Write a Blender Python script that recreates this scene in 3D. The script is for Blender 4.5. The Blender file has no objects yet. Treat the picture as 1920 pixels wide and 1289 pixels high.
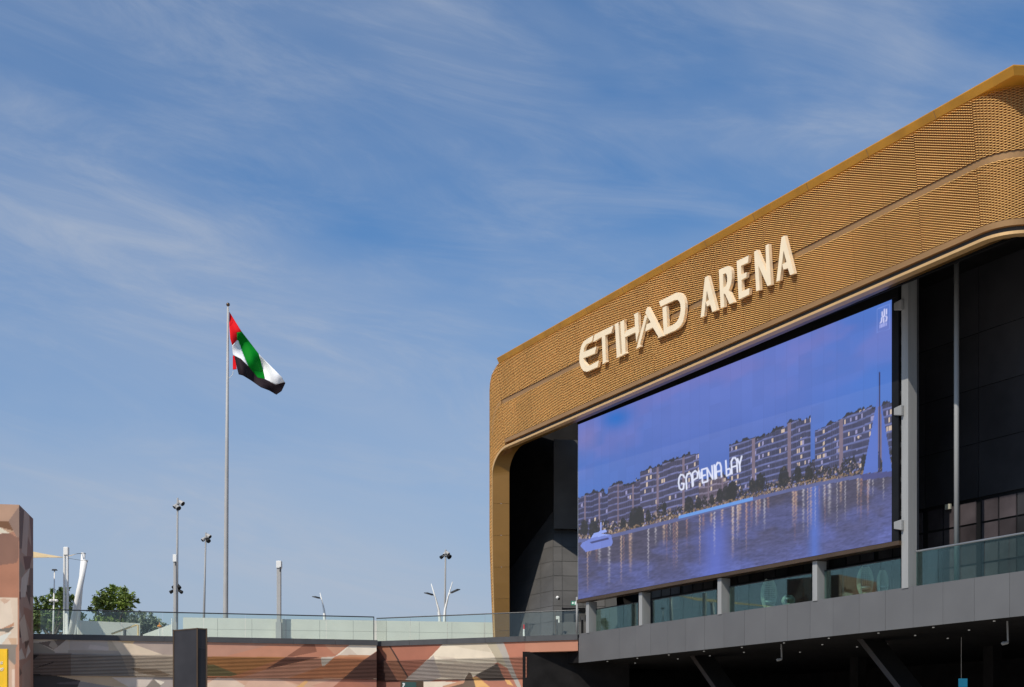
import bpy, math, random
import numpy as np
from mathutils import Vector, geometry
random.seed(7); np.random.seed(7)
sc = bpy.context.scene
R = math.radians

# ------------------------------------------------------------------ camera, sky, sun, exposure
F, HY, CX, EYE = 2500.0, 1405.0, 960.0, 1.6      # survey of the photograph: focal length and horizon in its pixels
cam_d = bpy.data.cameras.new('camera'); cam = bpy.data.objects.new('camera', cam_d)
sc.collection.objects.link(cam); sc.camera = cam
cam.location = (0, 0, EYE); cam.rotation_euler = (R(90), 0, 0)
cam_d.sensor_width = 36; cam_d.lens = 36 * F / 1920
cam_d.shift_y = (HY - 644.5) / 1920; cam_d.clip_end = 3000; cam_d.clip_start = 0.1

SUN_EL, SUN_AZ = R(47), R(38)          # light travels towards +Y, turned SUN_AZ towards +X
tdir = Vector((math.sin(SUN_AZ) * math.cos(SUN_EL), math.cos(SUN_AZ) * math.cos(SUN_EL), -math.sin(SUN_EL)))
sun_d = bpy.data.lights.new('sun', 'SUN'); sun = bpy.data.objects.new('sun', sun_d); sc.collection.objects.link(sun)
sun_d.energy = 4.0; sun_d.angle = R(0.53); sun_d.color = (1.0, 0.93, 0.82)
sun.rotation_euler = tdir.to_track_quat('-Z', 'Y').to_euler(); sun.location = (-40, -40, 60)

world = bpy.data.worlds.new('World'); sc.world = world; world.use_nodes = True
nt = world.node_tree; nt.nodes.clear()
def wn(t, **k):
    n_ = nt.nodes.new(t)
    for a, b in k.items(): setattr(n_, a, b)
    return n_
out = wn('ShaderNodeOutputWorld'); bg = wn('ShaderNodeBackground'); bg.inputs['Strength'].default_value = 0.11
sky = wn('ShaderNodeTexSky', sky_type='NISHITA', sun_disc=False)
sky.sun_elevation = SUN_EL; sky.sun_rotation = math.pi + SUN_AZ
sky.altitude = 0; sky.air_density = 1.0; sky.dust_density = 0.6; sky.ozone_density = 3.0
tc = wn('ShaderNodeTexCoord'); sep = wn('ShaderNodeSeparateXYZ'); nt.links.new(tc.outputs['Generated'], sep.inputs[0])
def wmath(op, a, b=None, c=None):
    m = wn('ShaderNodeMath', operation=op)
    for i, x in enumerate((a, b, c)):
        if x is None: continue
        if isinstance(x, (int, float)): m.inputs[i].default_value = x
        else: nt.links.new(x, m.inputs[i])
    return m.outputs[0]
def cloud(tilt, scale, noise_scale, detail, rough, dist, lo, hi, off=(0, 0, 0)):
    mp = wn('ShaderNodeMapping'); mp.inputs['Rotation'].default_value = (0, R(tilt), 0)
    nt.links.new(tc.outputs['Generated'], mp.inputs[0])
    mp2 = wn('ShaderNodeMapping'); mp2.inputs['Scale'].default_value = scale; mp2.inputs['Location'].default_value = off
    nt.links.new(mp.outputs[0], mp2.inputs[0])
    nz = wn('ShaderNodeTexNoise'); nz.inputs['Scale'].default_value = noise_scale; nz.inputs['Detail'].default_value = detail
    nz.inputs['Roughness'].default_value = rough; nz.inputs['Distortion'].default_value = dist
    nt.links.new(mp2.outputs[0], nz.inputs['Vector'])
    mr = wn('ShaderNodeMapRange', interpolation_type='SMOOTHSTEP'); mr.inputs[1].default_value = lo; mr.inputs[2].default_value = hi
    nt.links.new(nz.outputs['Fac'], mr.inputs[0]); return mr.outputs[0]
OFF1 = (10, 16, 0.7)
c1 = cloud(-13, (1.0, 1.0, 3.0), 1.8, 5, 0.52, 0.4, 0.31, 0.68, OFF1)
c2 = cloud(-11, (1.0, 1.0, 4.6), 4.5, 10, 0.68, 0.8, 0.38, 0.78, (3.1, 1.7, 0))
cl = wmath('MINIMUM', wmath('ADD', wmath('MULTIPLY', c1, 0.42), wmath('MULTIPLY', wmath('MULTIPLY', c2, wmath('ADD', c1, 0.35)), 0.27)), 0.85)
hz = wn('ShaderNodeMapRange', interpolation_type='SMOOTHSTEP'); hz.inputs[1].default_value = 0.40; hz.inputs[2].default_value = 0.0
hz.inputs[3].default_value = 0.0; hz.inputs[4].default_value = 0.92
nt.links.new(sep.outputs[2], hz.inputs[0])
tint = wn('ShaderNodeMix', data_type='RGBA', blend_type='MULTIPLY'); tint.inputs[0].default_value = 1.0
tint.inputs[7].default_value = (0.34, 0.84, 1.18, 1)
nt.links.new(sky.outputs[0], tint.inputs[6])
mixh = wn('ShaderNodeMix', data_type='RGBA'); mixh.inputs[7].default_value = (3.65, 4.05, 4.85, 1)
nt.links.new(hz.outputs[0], mixh.inputs[0]); nt.links.new(tint.outputs[2], mixh.inputs[6])
mixc = wn('ShaderNodeMix', data_type='RGBA'); mixc.inputs[7].default_value = (4.0, 4.5, 5.4, 1)
nt.links.new(cl, mixc.inputs[0]); nt.links.new(mixh.outputs[2], mixc.inputs[6])
nt.links.new(mixc.outputs[2], bg.inputs[0]); nt.links.new(bg.outputs[0], out.inputs[0])

sc.view_settings.view_transform = 'Standard'; sc.view_settings.look = 'None'
sc.view_settings.exposure = 0.0; sc.view_settings.gamma = 1.0
sc.cycles.max_bounces = 8; sc.cycles.transparent_max_bounces = 16
sc.cycles.use_denoising = True

# ------------------------------------------------------------------ helpers
def lin(c):
    return tuple((x / 255 / 12.92) if x / 255 <= 0.04045 else ((x / 255 + 0.055) / 1.055) ** 2.4 for x in c)
def mat(name, col, rough=0.6, metal=0.0, var=0.12, vscale=1.5, bump=0.0, bscale=40, emit=None, estr=1.0, spec=0.5, streak=False, objvar=0.0):
    m = bpy.data.materials.new(name); m.use_nodes = True
    t = m.node_tree; b = t.nodes['Principled BSDF']
    b.inputs['Roughness'].default_value = rough; b.inputs['Metallic'].default_value = metal
    b.inputs['Specular IOR Level'].default_value = spec
    b.inputs['Base Color'].default_value = (*col, 1)
    tcn = t.nodes.new('ShaderNodeTexCoord')
    if var > 0:
        nz = t.nodes.new('ShaderNodeTexNoise'); nz.inputs['Scale'].default_value = vscale; nz.inputs['Detail'].default_value = 6
        if streak:
            mp = t.nodes.new('ShaderNodeMapping'); mp.inputs['Scale'].default_value = (3, 3, 0.25)
            t.links.new(tcn.outputs['Object'], mp.inputs[0]); t.links.new(mp.outputs[0], nz.inputs['Vector'])
        else: t.links.new(tcn.outputs['Object'], nz.inputs['Vector'])
        mr = t.nodes.new('ShaderNodeMapRange'); mr.inputs[1].default_value = 0.3; mr.inputs[2].default_value = 0.7
        mr.inputs[3].default_value = 1 - var; mr.inputs[4].default_value = 1 + var
        t.links.new(nz.outputs['Fac'], mr.inputs[0])
        mx = t.nodes.new('ShaderNodeMix'); mx.data_type = 'RGBA'; mx.blend_type = 'MULTIPLY'; mx.inputs[0].default_value = 1
        mx.inputs[6].default_value = (*col, 1); t.links.new(mr.outputs[0], mx.inputs[7]); t.links.new(mx.outputs[2], b.inputs['Base Color'])
        if objvar:
            oi = t.nodes.new('ShaderNodeObjectInfo'); m2 = t.nodes.new('ShaderNodeMapRange'); m2.inputs[3].default_value = 1 - objvar; m2.inputs[4].default_value = 1 + objvar
            t.links.new(oi.outputs['Random'], m2.inputs[0]); m3 = t.nodes.new('ShaderNodeMath'); m3.operation = 'MULTIPLY'
            t.links.new(m2.outputs[0], m3.inputs[0]); t.links.new(mr.outputs[0], m3.inputs[1]); t.links.new(m3.outputs[0], mx.inputs[7])
    if bump > 0:
        n2 = t.nodes.new('ShaderNodeTexNoise'); n2.inputs['Scale'].default_value = bscale; n2.inputs['Detail'].default_value = 4
        t.links.new(tcn.outputs['Object'], n2.inputs['Vector'])
        bp = t.nodes.new('ShaderNodeBump'); bp.inputs['Strength'].default_value = bump; bp.inputs['Distance'].default_value = 0.02
        t.links.new(n2.outputs['Fac'], bp.inputs['Height']); t.links.new(bp.outputs[0], b.inputs['Normal'])
    if emit:
        b.inputs['Emission Color'].default_value = (*emit, 1); b.inputs['Emission Strength'].default_value = estr
    return m
def attr_mat(name, rough=0.6, emission=False, var=0.08):
    m = bpy.data.materials.new(name); m.use_nodes = True; t = m.node_tree; b = t.nodes['Principled BSDF']
    a = t.nodes.new('ShaderNodeVertexColor'); a.layer_name = 'print'
    b.inputs['Roughness'].default_value = rough
    if emission:
        b.inputs['Base Color'].default_value = (0.012, 0.012, 0.014, 1)
        t.links.new(a.outputs[0], b.inputs['Emission Color']); b.inputs['Emission Strength'].default_value = 1.0
    else:
        tcn = t.nodes.new('ShaderNodeTexCoord'); nz = t.nodes.new('ShaderNodeTexNoise'); nz.inputs['Scale'].default_value = 1.3; nz.inputs['Detail'].default_value = 8
        t.links.new(tcn.outputs['Object'], nz.inputs['Vector'])
        mr = t.nodes.new('ShaderNodeMapRange'); mr.inputs[1].default_value = 0.3; mr.inputs[2].default_value = 0.7; mr.inputs[3].default_value = 1 - var; mr.inputs[4].default_value = 1 + var
        t.links.new(nz.outputs['Fac'], mr.inputs[0])
        mx = t.nodes.new('ShaderNodeMix'); mx.data_type = 'RGBA'; mx.blend_type = 'MULTIPLY'; mx.inputs[0].default_value = 1
        t.links.new(a.outputs[0], mx.inputs[6]); t.links.new(mr.outputs[0], mx.inputs[7]); t.links.new(mx.outputs[2], b.inputs['Base Color'])
    return m
def glass_mat(name, tint, refl=0.06, rough=0.02, fk=0.9):
    m = bpy.data.materials.new(name); m.use_nodes = True; t = m.node_tree; t.nodes.clear()
    o = t.nodes.new('ShaderNodeOutputMaterial'); tr = t.nodes.new('ShaderNodeBsdfTransparent'); gl = t.nodes.new('ShaderNodeBsdfGlossy')
    tr.inputs[0].default_value = (*tint, 1); gl.inputs['Roughness'].default_value = rough
    fr = t.nodes.new('ShaderNodeFresnel'); fr.inputs['IOR'].default_value = 1.45
    ad = t.nodes.new('ShaderNodeMath'); ad.operation = 'MULTIPLY_ADD'; ad.inputs[1].default_value = fk; ad.inputs[2].default_value = refl - 0.035
    t.links.new(fr.outputs[0], ad.inputs[0])
    mx = t.nodes.new('ShaderNodeMixShader'); t.links.new(ad.outputs[0], mx.inputs[0]); t.links.new(tr.outputs[0], mx.inputs[1]); t.links.new(gl.outputs[0], mx.inputs[2])
    t.links.new(mx.outputs[0], o.inputs[0]); return m

M = {}
M['gold_mesh'] = mat('gold_mesh', (0.90, 0.53, 0.185), 0.42, 0.08, 0.08, 0.5, objvar=0.05)
M['strut'] = mat('strut', (0.028, 0.027, 0.026), 0.5)
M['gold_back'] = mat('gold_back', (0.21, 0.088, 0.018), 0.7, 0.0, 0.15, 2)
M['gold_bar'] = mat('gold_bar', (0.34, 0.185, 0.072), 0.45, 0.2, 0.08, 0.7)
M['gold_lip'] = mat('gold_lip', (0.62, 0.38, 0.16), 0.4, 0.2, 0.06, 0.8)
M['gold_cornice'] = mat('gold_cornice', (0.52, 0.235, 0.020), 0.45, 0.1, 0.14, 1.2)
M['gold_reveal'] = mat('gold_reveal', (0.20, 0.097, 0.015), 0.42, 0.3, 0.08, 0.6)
M['letter'] = mat('letter', (0.90, 0.73, 0.50), 0.55, 0.0, 0.04, 2)
M['fascia'] = mat('fascia', (0.112, 0.111, 0.112), 0.55, 0.0, 0.07, 0.7, objvar=0.045)
M['fascia_joint'] = mat('fascia_joint', (0.065, 0.065, 0.065), 0.8)
M['steel'] = mat('steel', (0.28, 0.28, 0.275), 0.55, 0.0, 0.10, 1.2, streak=True)
M['dark_panel'] = mat('dark_panel', (0.10, 0.096, 0.093), 0.42, 0.1, 0.18, 0.8, spec=0.35, objvar=0.08)
M['sunlit_joint'] = mat('sunlit_joint', (0.16, 0.14, 0.12), 0.5)  # paler than the panels: sunlit panel edges are put into this colour
M['black'] = mat('black', (0.008, 0.008, 0.009), 0.55, var=0.2, spec=0.2)
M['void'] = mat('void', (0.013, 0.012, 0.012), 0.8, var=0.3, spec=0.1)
M['dark_glass'] = mat('dark_glass', (0.034, 0.033, 0.036), 0.22, 0.0, 0.25, 0.5, spec=0.2, objvar=0.25)
M['pane_grey'] = mat('pane_grey', (0.060, 0.050, 0.054), 0.2, 0.0, 0.3, 1.0, spec=0.14, objvar=0.35)
M['coping'] = mat('coping', (0.055, 0.055, 0.058), 0.6, var=0.15, vscale=2)
M['rail'] = mat('rail', (0.03, 0.033, 0.038), 0.4, 0.3)
M['rail_light'] = mat('rail_light', (0.30, 0.31, 0.32), 0.35, 0.6)
M['glass'] = glass_mat('glass', (0.925, 0.975, 0.95))
M['glass_dark'] = glass_mat('glass_dark', (0.74, 0.90, 0.85), 0.04, 0.02, 0.4)
M['pale_wall'] = mat('pale_wall', (0.70, 0.68, 0.60), 0.8, var=0.06, vscale=0.7, bump=0.1)
M['white'] = mat('white', (0.80, 0.78, 0.74), 0.5, var=0.05)
M['pole'] = mat('pole', (0.40, 0.385, 0.37), 0.55, 0.0, 0.06)
M['pole_grey'] = mat('pole_grey', (0.30, 0.295, 0.29), 0.55, 0.0, 0.06)
M['sail'] = mat('sail', (0.72, 0.52, 0.26), 0.8, var=0.08)
M['bronze'] = mat('bronze', (0.12, 0.075, 0.045), 0.35, 0.6)
M['totem'] = mat('totem', (0.030, 0.027, 0.029), 0.3, 0.0, 0.25, 1.5, spec=0.3)
M['orange'] = mat('orange', (0.75, 0.26, 0.02), 0.5)
M['red'] = mat('red', (0.62, 0.02, 0.02), 0.6)
M['yellow'] = mat('yellow', (0.85, 0.50, 0.01), 0.5, var=0.1)
M['blue'] = mat('blue', (0.01, 0.16, 0.32), 0.4)
M['green_sign'] = mat('green_sign', (0.02, 0.22, 0.13), 0.4, emit=(0.02, 0.22, 0.13), estr=0.3)
M['sign_white'] = mat('sign_white', (0.8, 0.85, 0.82), 0.4, emit=(0.6, 0.7, 0.65), estr=0.35)
M['lamp'] = mat('lamp', (0.5, 0.5, 0.5), 0.4, emit=(0.9, 0.88, 0.8), estr=0.10, var=0)
M['wicker'] = mat('wicker', (0.66, 0.62, 0.52), 0.7, var=0.2, vscale=6)
M['trunk'] = mat('trunk', (0.10, 0.07, 0.045), 0.9, var=0.3, vscale=3, bump=0.4)
M['leaf'] = mat('leaf', (0.135, 0.185, 0.026), 0.55, var=0.45, vscale=1.1)
M['leaf_dark'] = mat('leaf_dark', (0.10, 0.145, 0.024), 0.55, var=0.45, vscale=1.0)
M['leaf_grey'] = mat('leaf_grey', (0.21, 0.25, 0.16), 0.6, var=0.35, vscale=1.3)
M['paving'] = mat('paving', (0.36, 0.33, 0.29), 0.85, var=0.12, vscale=0.5, bump=0.2)
M['deck'] = mat('deck', (0.35, 0.33, 0.30), 0.85, var=0.12, vscale=0.5)
M['terracotta'] = mat('terracotta', (0.44, 0.19, 0.115), 0.75, var=0.06, vscale=1.0)
M['slat_gap'] = mat('slat_gap', (0.030, 0.020, 0.014), 0.8)
M['flag_red'] = mat('flag_red', (0.62, 0.008, 0.012), 0.7, var=0.05, spec=0.08)
M['flag_green'] = mat('flag_green', (0.0, 0.185, 0.012), 0.7, var=0.05, spec=0.08)
M['flag_white'] = mat('flag_white', (0.85, 0.85, 0.87), 0.7, var=0.03, spec=0.08)
M['flag_black'] = mat('flag_black', (0.022, 0.014, 0.018), 0.7, var=0.1, spec=0.08)
M['mural'] = attr_mat('mural', 0.75)
M['led'] = attr_mat('led', 0.6, emission=True)

def tag(o, label=None, cat=None, group=None, kind=None):
    if label: o['label'] = label
    if cat: o['category'] = cat
    if group: o['group'] = group
    if kind: o['kind'] = kind
    return o
def empty(name, loc, label=None, cat=None, group=None):
    o = bpy.data.objects.new(name, None); sc.collection.objects.link(o); o.location = loc
    o.empty_display_size = 0.2
    bpy.context.view_layer.update()
    return tag(o, label, cat, group)
class MB:
    def __init__(s): s.v = []; s.f = []; s.mi = []
    def face(s, pts, mi=0):
        b = len(s.v); s.v += [tuple(p) for p in pts]; s.f.append(tuple(range(b, b + len(pts)))); s.mi.append(mi)
    def hexa(s, p, mi=0):          # p: 4 bottom (ccw) + 4 top
        b = len(s.v); s.v += [tuple(q) for q in p]
        for q in ((3, 2, 1, 0), (4, 5, 6, 7), (0, 1, 5, 4), (1, 2, 6, 5), (2, 3, 7, 6), (3, 0, 4, 7)):
            s.f.append(tuple(b + i for i in q)); s.mi.append(mi)
    def box(s, x0, x1, y0, y1, z0, z1, mi=0):
        s.hexa([(x0, y0, z0), (x1, y0, z0), (x1, y1, z0), (x0, y1, z0), (x0, y0, z1), (x1, y0, z1), (x1, y1, z1), (x0, y1, z1)], mi)
    def prism(s, poly, z0, z1, mi=0):
        n_ = len(poly); b = len(s.v)
        s.v += [(p[0], p[1], z0) for p in poly] + [(p[0], p[1], z1) for p in poly]
        s.f.append(tuple(b + i for i in reversed(range(n_)))); s.f.append(tuple(b + n_ + i for i in range(n_))); s.mi += [mi, mi]
        for i in range(n_):
            j = (i + 1) % n_; s.f.append((b + i, b + j, b + n_ + j, b + n_ + i)); s.mi.append(mi)
    def tube(s, pts, rad, k=10, mi=0, cap=True):
        pts = [Vector(p) for p in pts]
        if isinstance(rad, (int, float)): rad = [rad] * len(pts)
        rings = []
        for i, p in enumerate(pts):
            d = (pts[min(i + 1, len(pts) - 1)] - pts[max(i - 1, 0)]).normalized()
            a = d.cross(Vector((0, 1, 0)) if abs(d.y) < 0.9 else Vector((1, 0, 0))).normalized(); b_ = d.cross(a)
            b0 = len(s.v); rings.append(b0)
            for j in range(k):
                an = 2 * math.pi * j / k
                s.v.append(tuple(p + (a * math.cos(an) + b_ * math.sin(an)) * rad[i]))
        for i in range(len(rings) - 1):
            for j in range(k):
                s.f.append((rings[i] + j, rings[i] + (j + 1) % k, rings[i + 1] + (j + 1) % k, rings[i + 1] + j)); s.mi.append(mi)
        if cap:
            s.f.append(tuple(rings[0] + j for j in reversed(range(k)))); s.f.append(tuple(rings[-1] + j for j in range(k))); s.mi += [mi, mi]
    def ball(s, c, r, k=12, mi=0, sq=(1, 1, 1)):
        c = Vector(c); b = len(s.v); n_ = k // 2
        for i in range(n_ + 1):
            th = math.pi * i / n_
            for j in range(k):
                ph = 2 * math.pi * j / k
                s.v.append((c.x + r * sq[0] * math.sin(th) * math.cos(ph), c.y + r * sq[1] * math.sin(th) * math.sin(ph), c.z + r * sq[2] * math.cos(th)))
        for i in range(n_):
            for j in range(k):
                s.f.append((b + i * k + j, b + (i + 1) * k + j, b + (i + 1) * k + (j + 1) % k, b + i * k + (j + 1) % k)); s.mi.append(mi)
    def build(s, name, mats, parent=None, smooth=False, bevel=0):
        me = bpy.data.meshes.new(name); me.from_pydata(s.v, [], s.f); me.update()
        if not isinstance(mats, (list, tuple)): mats = [mats]
        for m in mats: me.materials.append(m)
        if len(mats) > 1: me.polygons.foreach_set('material_index', s.mi)
        if smooth: me.polygons.foreach_set('use_smooth', [True] * len(me.polygons))
        o = bpy.data.objects.new(name, me); sc.collection.objects.link(o)
        if bevel:
            bv = o.modifiers.new('bevel', 'BEVEL'); bv.width = bevel; bv.segments = 2; bv.limit_method = 'ANGLE'
        if parent:
            o.parent = parent; o.matrix_parent_inverse = wmat(parent).inverted()
        return o
def wmat(o):
    m = o.matrix_basis.copy()
    p = o
    while p.parent:
        m = p.parent.matrix_basis @ p.matrix_parent_inverse @ m if False else p.parent.matrix_basis @ (p.matrix_parent_inverse @ m)
        p = p.parent
    return m

def at(px, py, D): return Vector(((px - CX) / F * D, D, EYE + (HY - py) / F * D))
def at2(px, D): return Vector(((px - CX) / F * D, D))

# facade frame: s along the facade (towards the right), o outwards, z up
t_ = (CX + 440) / F; L_ = math.hypot(1, t_)
U = Vector((t_, -1)) / L_; N = Vector((-1, -t_)) / L_
D0 = 5.4 * F / 215; P0 = at2(1085, D0)
def FP(s, o, z): return Vector((P0.x + U.x * s + N.x * o, P0.y + U.y * s + N.y * o, z))
def fplane(px, py, o0, a=0.0, tilt=0.0, z0=16.6):
    k = (px - CX) / F; h = (HY - py) / F; r = Vector((k, 1))
    D = (o0 - a * P0.dot(U) + tilt * (EYE - z0) + P0.dot(N)) / (r.dot(N) - a * r.dot(U) - tilt * h)
    p = r * D - P0
    return p.dot(U), p.dot(N), EYE + h * D
def fs(px, o): return fplane(px, HY, o)[0]
def fbox(mb, s0, s1, o0, o1, z0, z1, mi=0):
    mb.hexa([FP(s0, o1, z0), FP(s1, o1, z0), FP(s1, o0, z0), FP(s0, o0, z0), FP(s0, o1, z1), FP(s1, o1, z1), FP(s1, o0, z1), FP(s0, o0, z1)], mi)
def in_poly(X, Y, poly):
    ins = np.zeros(X.shape, bool); n_ = len(poly); j = n_ - 1
    for i in range(n_):
        xi, yi = poly[i]; xj, yj = poly[j]
        if yi != yj:
            ins ^= ((yi > Y) != (yj > Y)) & (X < (xj - xi) * (Y - yi) / (yj - yi) + xi)
        j = i
    return ins
def grid_print(name, pts, cols, nx, nz, material, parent=None):
    """pts (nz,nx,3), cols (nz,nx,3): a sheet with printed colours"""
    me = bpy.data.meshes.new(name)
    idx = np.arange(nx * nz).reshape(nz, nx)
    fc = np.stack([idx[:-1, :-1], idx[:-1, 1:], idx[1:, 1:], idx[1:, :-1]], -1).reshape(-1, 4)
    me.vertices.add(nx * nz); me.vertices.foreach_set('co', pts.reshape(-1).astype(np.float32))
    me.loops.add(fc.size); me.loops.foreach_set('vertex_index', fc.reshape(-1).astype(np.int32))
    me.polygons.add(len(fc)); me.polygons.foreach_set('loop_start', (np.arange(len(fc)) * 4).astype(np.int32))
    me.update(calc_edges=True)
    ca = me.color_attributes.new('print', 'FLOAT_COLOR', 'POINT')
    c4 = np.ones((nx * nz, 4), np.float32); c4[:, :3] = cols.reshape(-1, 3)
    ca.data.foreach_set('color', c4.reshape(-1))
    me.materials.append(material)
    o = bpy.data.objects.new(name, me); sc.collection.objects.link(o)
    if parent: o.parent = parent; o.matrix_parent_inverse = wmat(parent).inverted()
    return o

DECK = 6.9
# ------------------------------------------------------------------ ground and terrace
g = MB(); g.box(-700, 700, -300, 1200, -1, 0); tag(g.build('ground', M['paving']), kind='structure')
A0, A1 = at2(58, 62.5), at2(706, 66.2)          # left podium wall line
W0, W1 = at2(707, 66.85), at2(1084.5, 62.88)    # right podium wall line
g = MB(); g.prism([(-60, 60.2), (A0.x, A0.y + .3), (A1.x - .4, A1.y + .4), (W0.x, W0.y + .3), (W1.x - .02, W1.y + .32), tuple(FP(0.05, -3.4, 0))[:2], (3.0, 110), (0, 230), (-90, 230)], 6.27, DECK)
tag(g.build('terrace', M['deck']), kind='structure')

# ------------------------------------------------------------------ arena building
arena = empty('arena_building', FP(10, 0, 0), 'arena with gold mesh portal, dark recessed walls and grey terrace fascia', 'building')
FZ0, FZ1 = 5.66, 7.03
# core and undercroft
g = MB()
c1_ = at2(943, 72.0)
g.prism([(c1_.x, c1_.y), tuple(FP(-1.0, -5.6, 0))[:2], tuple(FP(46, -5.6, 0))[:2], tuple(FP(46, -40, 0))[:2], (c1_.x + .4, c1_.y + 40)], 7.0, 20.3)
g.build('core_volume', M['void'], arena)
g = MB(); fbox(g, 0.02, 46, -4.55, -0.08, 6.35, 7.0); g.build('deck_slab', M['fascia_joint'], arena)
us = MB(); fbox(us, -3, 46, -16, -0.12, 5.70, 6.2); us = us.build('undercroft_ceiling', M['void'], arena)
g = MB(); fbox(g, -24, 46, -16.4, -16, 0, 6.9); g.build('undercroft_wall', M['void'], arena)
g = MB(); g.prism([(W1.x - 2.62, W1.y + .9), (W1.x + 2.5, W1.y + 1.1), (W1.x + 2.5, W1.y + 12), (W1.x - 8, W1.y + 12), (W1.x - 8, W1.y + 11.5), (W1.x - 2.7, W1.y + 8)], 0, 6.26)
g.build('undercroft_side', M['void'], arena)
# fascia
fb = MB(); fbox(fb, 0.03, 46, -0.1, -0.03, FZ0 + .01, FZ1 - .02); fb = fb.build('fascia', M['fascia_joint'], arena)
seam = [0.0] + [fs(p, 0) for p in (1161, 1191, 1220, 1252, 1286, 1321, 1357, 1396, 1435, 1476, 1519, 1562, 1611, 1660, 1712, 1768, 1827, 1893)]
while seam[-1] < 44: seam.append(seam[-1] + 1.45)
for a, b in zip(seam[:-1], seam[1:]):
    g = MB(); fbox(g, a + .005, b - .005, -0.03, random.uniform(-.002, .002), FZ0, FZ1); g.build('fascia_panel', M['fascia'], fb)

# ---- gold portal band: plan line with a rounded corner at its near end
AB, OB, TILT, ZB = 0.025, 1.6, 0.10, 16.6
TR, RC = 25.8, 1.25
ub = (U + N * AB).normalized(); nb = Vector((ub.y, -ub.x)); nb = nb if nb.dot(N) > 0 else -nb
KB = math.sqrt(1 + AB * AB)
PR = Vector(FP(TR, OB + AB * TR, 0)[:2])
ang0 = math.atan2(ub.y, ub.x); PHI = R(112)
def plan(t):
    if t <= TR:
        p = Vector(FP(t, OB + AB * t, 0)[:2]); return p, nb
    ph = min((t - TR) / RC, PHI)
    cc = PR - nb * RC
    nn = Vector((nb.x * math.cos(ph) - nb.y * math.sin(ph), nb.x * math.sin(ph) + nb.y * math.cos(ph)))
    p = cc + nn * RC
    rest = (t - TR) - RC * PHI
    if rest > 0:
        tg = Vector((-nn.y, nn.x)); p = p + tg * rest
    return p, nn
def BP(t, z, off=0.0):
    p, nn = plan(t); q = p + nn * (TILT * max(0.0, z - ZB) + off); return Vector((q.x, q.y, z))
TL, TEND = -5.95, TR + RC * PHI + 11
def tsteps(t0, t1):
    ts = [t0]
    t = t0
    while t < t1 - 1e-6:
        step = 3.0 if t < TR - 1e-6 else 0.12 if t < TR + RC * PHI else 2.0
        t = min(t1, t + step)
        if ts[-1] < TR < t: t = TR
        ts.append(t)
    return ts
def strip(mb, t0, t1, prof, mi=0, cap=True):
    """sweep a profile [(z,off),..] (closed loop) along the band line"""
    ts = tsteps(t0, t1); k = len(prof); base = len(mb.v)
    for t in ts:
        for z, off in prof: mb.v.append(tuple(BP(t, z, off)))
    for i in range(len(ts) - 1):
        for j in range(k):
            a = base + i * k + j; b = base + i * k + (j + 1) % k
            mb.f.append((a, b, b + k, a + k)); mb.mi.append(mi)
    if cap:
        mb.f.append(tuple(base + j for j in range(k))); mb.f.append(tuple(base + (len(ts) - 1) * k + j for j in reversed(range(k)))); mb.mi += [mi, mi]
Z_LIP0, Z_LIP1, Z_TR0, Z_TR1, Z_ST0, Z_ST1, Z_C0, Z_C1 = 16.50, 16.59, 16.76, 16.93, 18.64, 18.83, 20.60, 20.84
TC = -4.45        # the plain straight run starts here; further left the corner is rounded into the leg
# arch corner curves in (t,z): lip and reveal edge turn down into the leg
def corner(t_end, z_top, rt, rz, n_=14):
    return [(t_end + rt - rt * math.sin(a), z_top - rz + rz * math.cos(a)) for a in [math.pi / 2 * i / n_ for i in range(n_ + 1)]]
def s_px(px, z):
    k = (px - CX) / F; tl = TILT * max(0.0, z - ZB)
    # (P0 + U s + N (OB + AB s + tl)) : x = k y
    ax_ = U.x + N.x * AB; ay_ = U.y + N.y * AB; bx_ = P0.x + N.x * (OB + tl); by_ = P0.y + N.y * (OB + tl)
    return (k * by_ - bx_) / (ax_ - k * ay_)
def leg_shift(z): return 0.42 * max(0.0, (12.3 - z) / 5.3) ** 1.6
shell = MB()
# backing sheet behind the mesh
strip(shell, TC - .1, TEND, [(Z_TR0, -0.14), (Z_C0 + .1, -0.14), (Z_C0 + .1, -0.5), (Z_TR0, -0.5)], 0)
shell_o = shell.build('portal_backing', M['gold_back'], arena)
g = MB(); strip(g, -3.6, TEND, [(Z_LIP1 - .04, -0.13), (Z_TR0 + .01, -0.13), (Z_TR0 + .01, -0.3), (Z_LIP1 - .04, -0.3)], 0); g.build('groove_shade', M['strut'], arena)  # dark strip: the groove's shade is put into its colour
# lip edge
lipc = [(-2.8, Z_LIP0)] + corner(s_px(924, 15.3), Z_LIP0, 1.55, 1.15)
zl = [lipc[-1][1] - .6 - i * .8 for i in range(12)]
lipc += [(s_px(924 + 5 * min(1, max(0, (12.5 - z) / 5.6)) ** 1.4, z), z) for z in [q for q in zl if q > DECK] + [DECK]]
inc = [(-2.8, 16.62)] + corner(-5.30, 16.62, 1.6, 1.2)
inc += [(-5.30 + .10 * leg_shift(z), z) for z in zl if z > DECK] + [(-5.30 + .10 * leg_shift(DECK), DECK)]
def OBf(t, z): return OB + AB * t + TILT * max(0.0, z - ZB)
def o_in(t): return 0.85 + 0.012 * t
def z_in(t): return 16.62 + 0.008 * max(0.0, t)
W_L = 0.06
lip = MB()
strip(lip, -2.8, TEND, [(Z_LIP0, 0.03), (Z_LIP1, 0.03), (Z_LIP1, -0.25), (Z_LIP0, -0.25)])
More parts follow.
